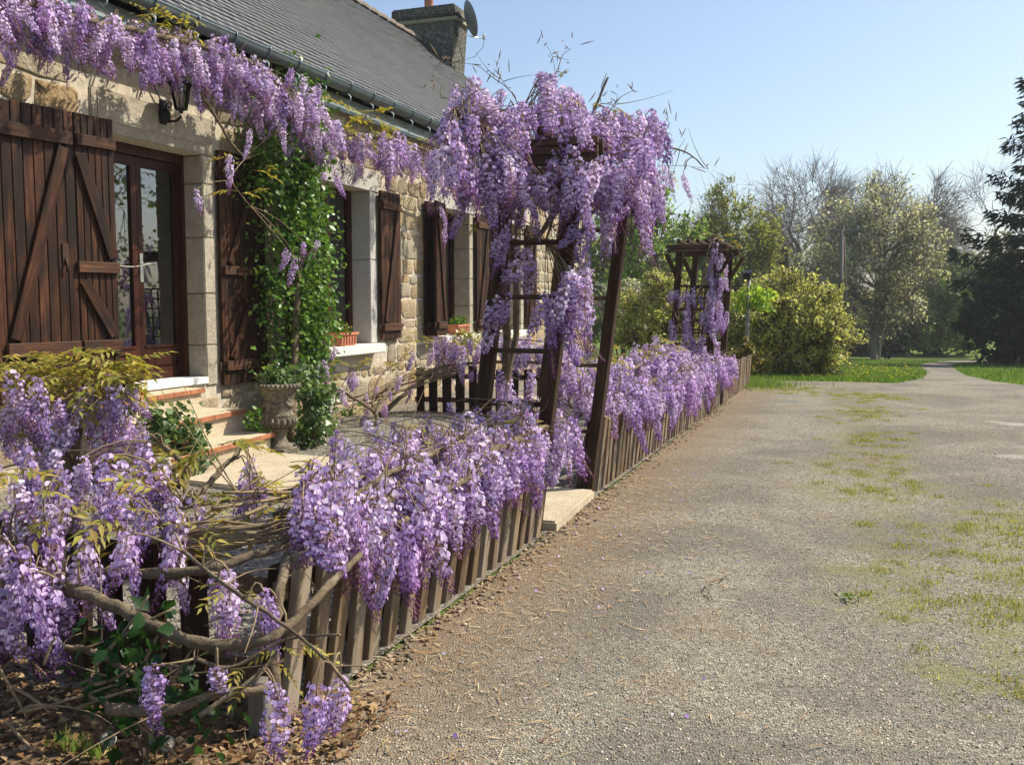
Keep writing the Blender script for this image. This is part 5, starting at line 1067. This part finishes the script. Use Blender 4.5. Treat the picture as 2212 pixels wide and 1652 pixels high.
m = MB().box((-.07,-.05,gh), (.06,.05,gh+.10)).add([(-.09,-.07,gh+.10),(.08,-.07,gh+.10),(.08,.07,gh+.16),(-.09,.07,gh+.16),(-.09,-.07,gh+.115),(.08,-.07,gh+.115),(.08,.07,gh+.175),(-.09,.07,gh+.175)], [(3,2,1,0),(4,5,6,7),(0,1,5,4),(1,2,6,5),(2,3,7,6),(3,0,4,7)])
m.obj('box', M_IRON, gp)
plant('climbing_vine', 'bright lime climber wrapped round the top of the grey pole', 'climber', gb, clumps([((gb[0],gb[1],ztop(640,17)), (.28,.2,.26), 13), ((gb[0]-.35,gb[1],ztop(585,17)), (.18,.15,.14), 6), ((gb[0]+.25,gb[1],ztop(650,17)), (.2,.15,.2), 6)], 26, .08), .09, [(.30,.45,.05), (.22,.38,.04), (.38,.48,.08)], m_=M_LEAF, stems=[([gb, gb+np.array([.05,.02,.8]), gb+np.array([0,.03,gh])], .012, .005), ([gb+np.array([0,0,gh*.75]), gb+np.array([-.35,0,gh*1.05])], .008, .004)])

# ------------------------------------------------------------------ ground cover
def blades(name, P, h, cols, label=None, cat=None, wid=.006):
    n = len(P); tv = [(-.5,0,0), (.5,0,0), (.32,.12,.55), (-.32,.12,.55), (0,.38,1.0)]; s = h*RNG.uniform(.5, 1.3, n)
    az = RNG.uniform(0, 6.28, n); M = np.zeros((n, 3, 3)); M[:, 0, 0] = np.cos(az); M[:, 1, 0] = np.sin(az); M[:, 0, 1] = -np.sin(az); M[:, 1, 1] = np.cos(az); M[:, 2, 2] = 1
    S = np.stack([np.full(n, wid)*RNG.uniform(.7, 1.5, n), s, s], axis=1); c = vary(cols, n, .3)
    V, F, c = scatter(tv, [[(0,1,2,3)], [(3,2,4)]], P, M, S, c); o = link(name, np_mesh(name, V, F, M_LEAF, c)); tag(o, label, cat, kind='stuff'); return o
P = []
for (x0, y0, rx, ry) in PATCH:
    n = int(2000*rx*ry*(1.3 if y0 < 9 else 1.4)); q = RNG.normal(0, .36, (n, 2))*np.array([rx, ry])+np.array([x0, y0])
    tuft = RNG.normal(0, .36, (max(3, n//70), 2))*np.array([rx, ry])+np.array([x0, y0]); q2 = tuft[RNG.integers(0, len(tuft), n)]+RNG.normal(0, .05, (n, 2))*RNG.uniform(.4, 1.2, (n, 1)); P += [q[:n//8], q2]
P = np.concatenate(P); P = P[P[:, 0] > -1.5]; P3 = np.column_stack([P, gz(P[:, 1])-.004])
blades('grass', P3, .020, [(.28,.31,.07), (.33,.34,.09), (.42,.37,.17), (.21,.28,.05), (.36,.32,.13)], 'short green grass growing in patches along the drive', 'grass', .004)
def inpoly(n, fn, x0, x1, y0, y1):
    q = RNG.uniform(0, 1, (n, 2))*np.array([x1-x0, y1-y0])+np.array([x0, y0]); return q[fn(q)]
def lawn_ok(q):
    x, y = q[:, 0], q[:, 1]; le = np.interp(y, [17.55,17.8,20,24,31,38,44,60], [-1.5,.7,1.15,1.55,1.9,2.3,3.0,6.5]); re = np.interp(y, [16.2,17.3,17.8,20,24,31,38,44,60], [6,3.3,2.85,2.5,2.4,2.8,3.3,4.3,8.2]); return ((y > 17.45+RNG.uniform(0, .25, len(y))) & (x < le+RNG.normal(0, .05, len(y)))) | (x > re)
q = np.concatenate([inpoly(52000, lawn_ok, -5, 2.3, 17.4, 28), inpoly(26000, lawn_ok, -9, 9, 28, 50), inpoly(16000, lawn_ok, 2, 8, 17, 30)])
blades('lawn_grass', np.column_stack([q, gz(q[:, 1])-.012]), .075, [(.10,.19,.025), (.15,.25,.035), (.20,.27,.06), (.08,.15,.02)], 'mown grass of the lawn beyond the drive', 'grass', .014)
q = np.column_stack([-1.75+np.abs(RNG.normal(0, .38, 2400)), 15.9+RNG.normal(0, .55, 2400)]); q = q[RNG.uniform(0, 1, len(q)) < .35+.65*(np.sin(q[:, 0]*9+q[:, 1]*7) > .1)]
blades('verge_grass', np.column_stack([q, gz(q[:, 1])-.004]), .10, [(.10,.20,.03), (.16,.26,.05), (.2,.24,.07)], 'longer tufted grass at the far end of the drive fence', 'grass', .008)
DY = [(.85,.65,.03)]; q = inpoly(260, lawn_ok, -2, 1.8, 18.5, 32)
V, F, c = scatter([(0,0,0), (.5,0,.1), (.35,.35,.1), (0,.5,.1), (-.35,.35,.1), (-.5,0,.1), (-.35,-.35,.1), (0,-.5,.1), (.35,-.35,.1)], [[(0,1,2),(0,2,3),(0,3,4),(0,4,5),(0,5,6),(0,6,7),(0,7,8),(0,8,1)]], np.column_stack([q, gz(q[:, 1])+.07]), np.tile(np.eye(3), (len(q), 1, 1)), .05*np.ones(len(q)), vary(DY, len(q)))
tag(link('dandelions', np_mesh('dandelions', V, F, M_PETAL, c)), 'tiny yellow flowers dotted over the lawn', 'flowers', kind='stuff')
# loose chippings, stones, twigs, fallen petals and dry leaves
PEB = [(1,0,0), (-.2,.8,.05), (-.9,-.1,-.05), (.1,-.8,.05), (0,.1,.3), (.05,-.05,-.3)]; PEBF = [[(0,1,4),(1,2,4),(2,3,4),(3,0,4),(1,0,5),(2,1,5),(3,2,5),(0,3,5)]]
def rotz(n, tilt=.3):
    az = RNG.uniform(0, 6.28, n); D = np.column_stack([np.cos(az), np.sin(az), RNG.normal(0, tilt, n)]); return frames(D, RNG.uniform(-.6, .6, n))
def strew(name, q, zoff, size, cols, label, cat, tv=PEB, tf=PEBF, mat_=None, tilt=.3, amt=.35):
    n = len(q); V, F, c = scatter(tv, tf, np.column_stack([q, gz(q[:, 1])+zoff]), rotz(n, tilt), size*RNG.uniform(.45, 1.5, n)**1.3, vary(cols, n, amt)); return tag(link(name, np_mesh(name, V, F, mat_ or M_CHIP, c)), label, cat, kind='stuff')
t = RNG.uniform(0, 1, 34000)**1.7; y = 2.2+t*9; x = RNG.uniform(-1.62, 1, 34000)*1.0+RNG.uniform(0, 1, 34000)*y*.12
strew('chippings', np.column_stack([x, y]), -.003, .0044, [(.44,.37,.27), (.32,.275,.21), (.58,.51,.40), (.24,.21,.175), (.46,.35,.23), (.38,.335,.27)], 'small loose stone chips scattered over the drive', 'gravel')
y = np.concatenate([RNG.uniform(2.3, 6.3, 700), RNG.uniform(6.3, 13, 350)]); x = -1.62+np.abs(RNG.normal(0, .07, len(y)))
strew('edge_stones', np.column_stack([x, y]), -.001, .013, [(.27,.215,.15), (.19,.155,.11), (.33,.27,.19), (.24,.165,.095)], 'coarse stones along the foot of the drive fence', 'gravel')
q = np.column_stack([RNG.uniform(-5.3, -1.7, 16000), 2.6+RNG.uniform(0, 1, 16000)**1.3*9])
strew('yard_stones', q, .002, .010, [(.30,.26,.21), (.20,.18,.15), (.40,.36,.30), (.14,.12,.10)], 'small gravel covering the yard behind the fence', 'gravel')
TWV = [(-.03,0,0), (.03,0,0), (.03,1,.02), (-.03,1,.02), (0,.5,.05)]; TWF = [[(0,1,4),(1,2,4),(2,3,4),(3,0,4)]]
y = RNG.uniform(2.2, 7, 2600); strew('dry_needles', np.column_stack([-1.6+np.abs(RNG.normal(0, .55, 2600)), y]), .004, .035, [(.36,.25,.13), (.28,.17,.085), (.45,.36,.23)], 'dry brown stalks and husks littering the drive by the fence', 'litter', TWV, TWF, tilt=.08)
q = np.column_stack([-1.5+np.abs(RNG.normal(0, .6, 170)), RNG.uniform(2.1, 8, 170)])
strew('fallen_petals', q, .006, .014, [(.50,.42,.75), (.62,.55,.82), (.36,.22,.6)], 'fallen lilac petals on the drive near the fence', 'petals', LEAF_V, LEAF_F, M_PETAL, .3)
q = np.column_stack([RNG.uniform(-4.2, -1.35, 16000), RNG.uniform(1.3, 2.7, 16000)])
strew('leaf_litter', q, .006, .022, [(.19,.115,.055), (.27,.18,.09), (.11,.065,.032), (.36,.25,.135), (.15,.085,.04)], 'dry brown leaf litter under the foreground fence', 'leaf litter', LEAF_V, LEAF_F, leafmat('dry_leaf', .15, .8, .1), .4)
def at_ground(x, y): d = ray(x, y); return _C+d*(-CAM_H/d[2])
q = np.concatenate([RNG.normal(0, 1, (26, 2))*np.array([.03, .02])+np.array(at_ground(x, y))[:2] for x, y in ((140,1612), (175,1628), (205,1640))])
blades('weed_grass', np.column_stack([q, np.full(len(q), .005)]), .04, [(.22,.32,.05), (.30,.36,.08), (.16,.26,.04)], 'tufts of bright grass in the dry leaves at the lower left', 'grass', .006)
nb = np.array(at(310,1400,2.62)); P = clumps([((nb[0],nb[1],nb[2]+.02), (.10,.04,.10), 7), ((nb[0]-.1,nb[1],nb[2]-.14), (.10,.04,.12), 8), ((nb[0]+.14,nb[1],nb[2]-.16), (.08,.04,.08), 5)], 11, .05)
plant('nettle', 'dark green broad leaved weed in front of the shaded fence', 'weed', (nb[0], nb[1], 0), P, .05, [(.025,.07,.02), (.035,.09,.025)], m_=M_LEAF, droop=.5, stems=[([(nb[0],nb[1],0), (nb[0]+.01,nb[1],nb[2])], .004, .003), ([(nb[0],nb[1],0), (nb[0]-.09,nb[1],nb[2]-.08)], .004, .003)])
for i, (x, y, lab) in enumerate(((362,1622,'largest round dandelion clock at the bottom edge'), (335,1608,'dandelion clock just left of the largest one'), (237,1612,'pale half open dandelion clock in the leaf litter'))):
    g = at_ground(x, y+38); hgt = .075; t = thing('dandelion_clock', lab, 'dandelion', g, 'dandelion clocks')
    MB().tube([(0,0,0),(.004,0,hgt*.5),(0,0,hgt)], .0022, 6).obj('stalk', M_TWIG, t); D = rand_dirs(300); n = len(D)
    V, F, c = scatter([(-.03,0,0),(.03,0,0),(.02,.8,0),(-.02,.8,0),(-.22,1,.0),(.22,1,0),(0,1.06,.2),(0,1.06,-.2)], [[(0,1,2),(0,2,3),(3,2,6),(4,3,6),(2,5,7),(3,4,7)]], np.zeros((n,3))+np.array([0,0,hgt]), frames(D, RNG.uniform(0,3,n)), .02*np.ones(n), vary([(.78,.76,.68)], n))
    link('seed_head', np_mesh('seed_head', V, F, leafmat('seed_down', .5, .9, .1, (1,1,1)), c), t)
p0 = at_ground(1575,1240); m = MB().tube([np.array(at_ground(x, y))-p0+np.array([0,0,z]) for x, y, z in ((1575,1240,.012),(1560,1256,.018),(1530,1262,.012),(1524,1276,.02),(1540,1298,.006))], [.003,.0035,.004,.0035,.002], 6)
tag(m.obj('dry_stem', M_TWIG, None, p0), 'curled dry stem lying in the middle of the drive', 'stem')
p0 = at_ground(1830,1295); q = np.array(p0)[:2]+RNG.normal(0, .026, (70, 2)); Pw = np.column_stack([q, np.full(70, .008)+RNG.uniform(0,.014,70)])
plant('clover', 'small green weed with a white flower in the drive', 'weed', p0, Pw, .018, [(.14,.24,.04), (.18,.28,.05), (.14,.2,.04), (.6,.6,.5)], m_=M_LEAF, droop=-.3)
# cord from the shutter latch to the door handle
a = np.array(onX(178,566,-5.25)); b = np.array([-5.66, 6.557, 1.63]); c0 = np.array([-5.18, 5.705, 1.58])
tag(MB().tube([p-a for p in (a, (a+c0)/2+np.array([.012,0,-.015]), c0)]+[p-a for p in bez(c0, b, .03, 6)[1:]], .004, 5).obj('cord', M_CORD, None, a), 'thin cord tied from the shutter rail to the door handle', 'cord')

# ------------------------------------------------------------------ thin spring haze in the air
hm = bpy.data.materials.new('haze_air'); hm.use_nodes = True; hn = hm.node_tree; hn.nodes.clear()
ho = hn.nodes.new('ShaderNodeOutputMaterial'); hv = hn.nodes.new('ShaderNodeVolumePrincipled'); hn.links.new(hv.outputs[0], ho.inputs['Volume'])
hv.inputs['Density'].default_value = .0007; hv.inputs['Color'].default_value = (.92,.95,1.0,1); hv.inputs['Anisotropy'].default_value = .2
tag(MB().box((-310, -65, -3.4), (310, 410, 24)).obj('haze', hm), kind='stuff', label='thin pale haze in the air over the whole place', cat='haze')
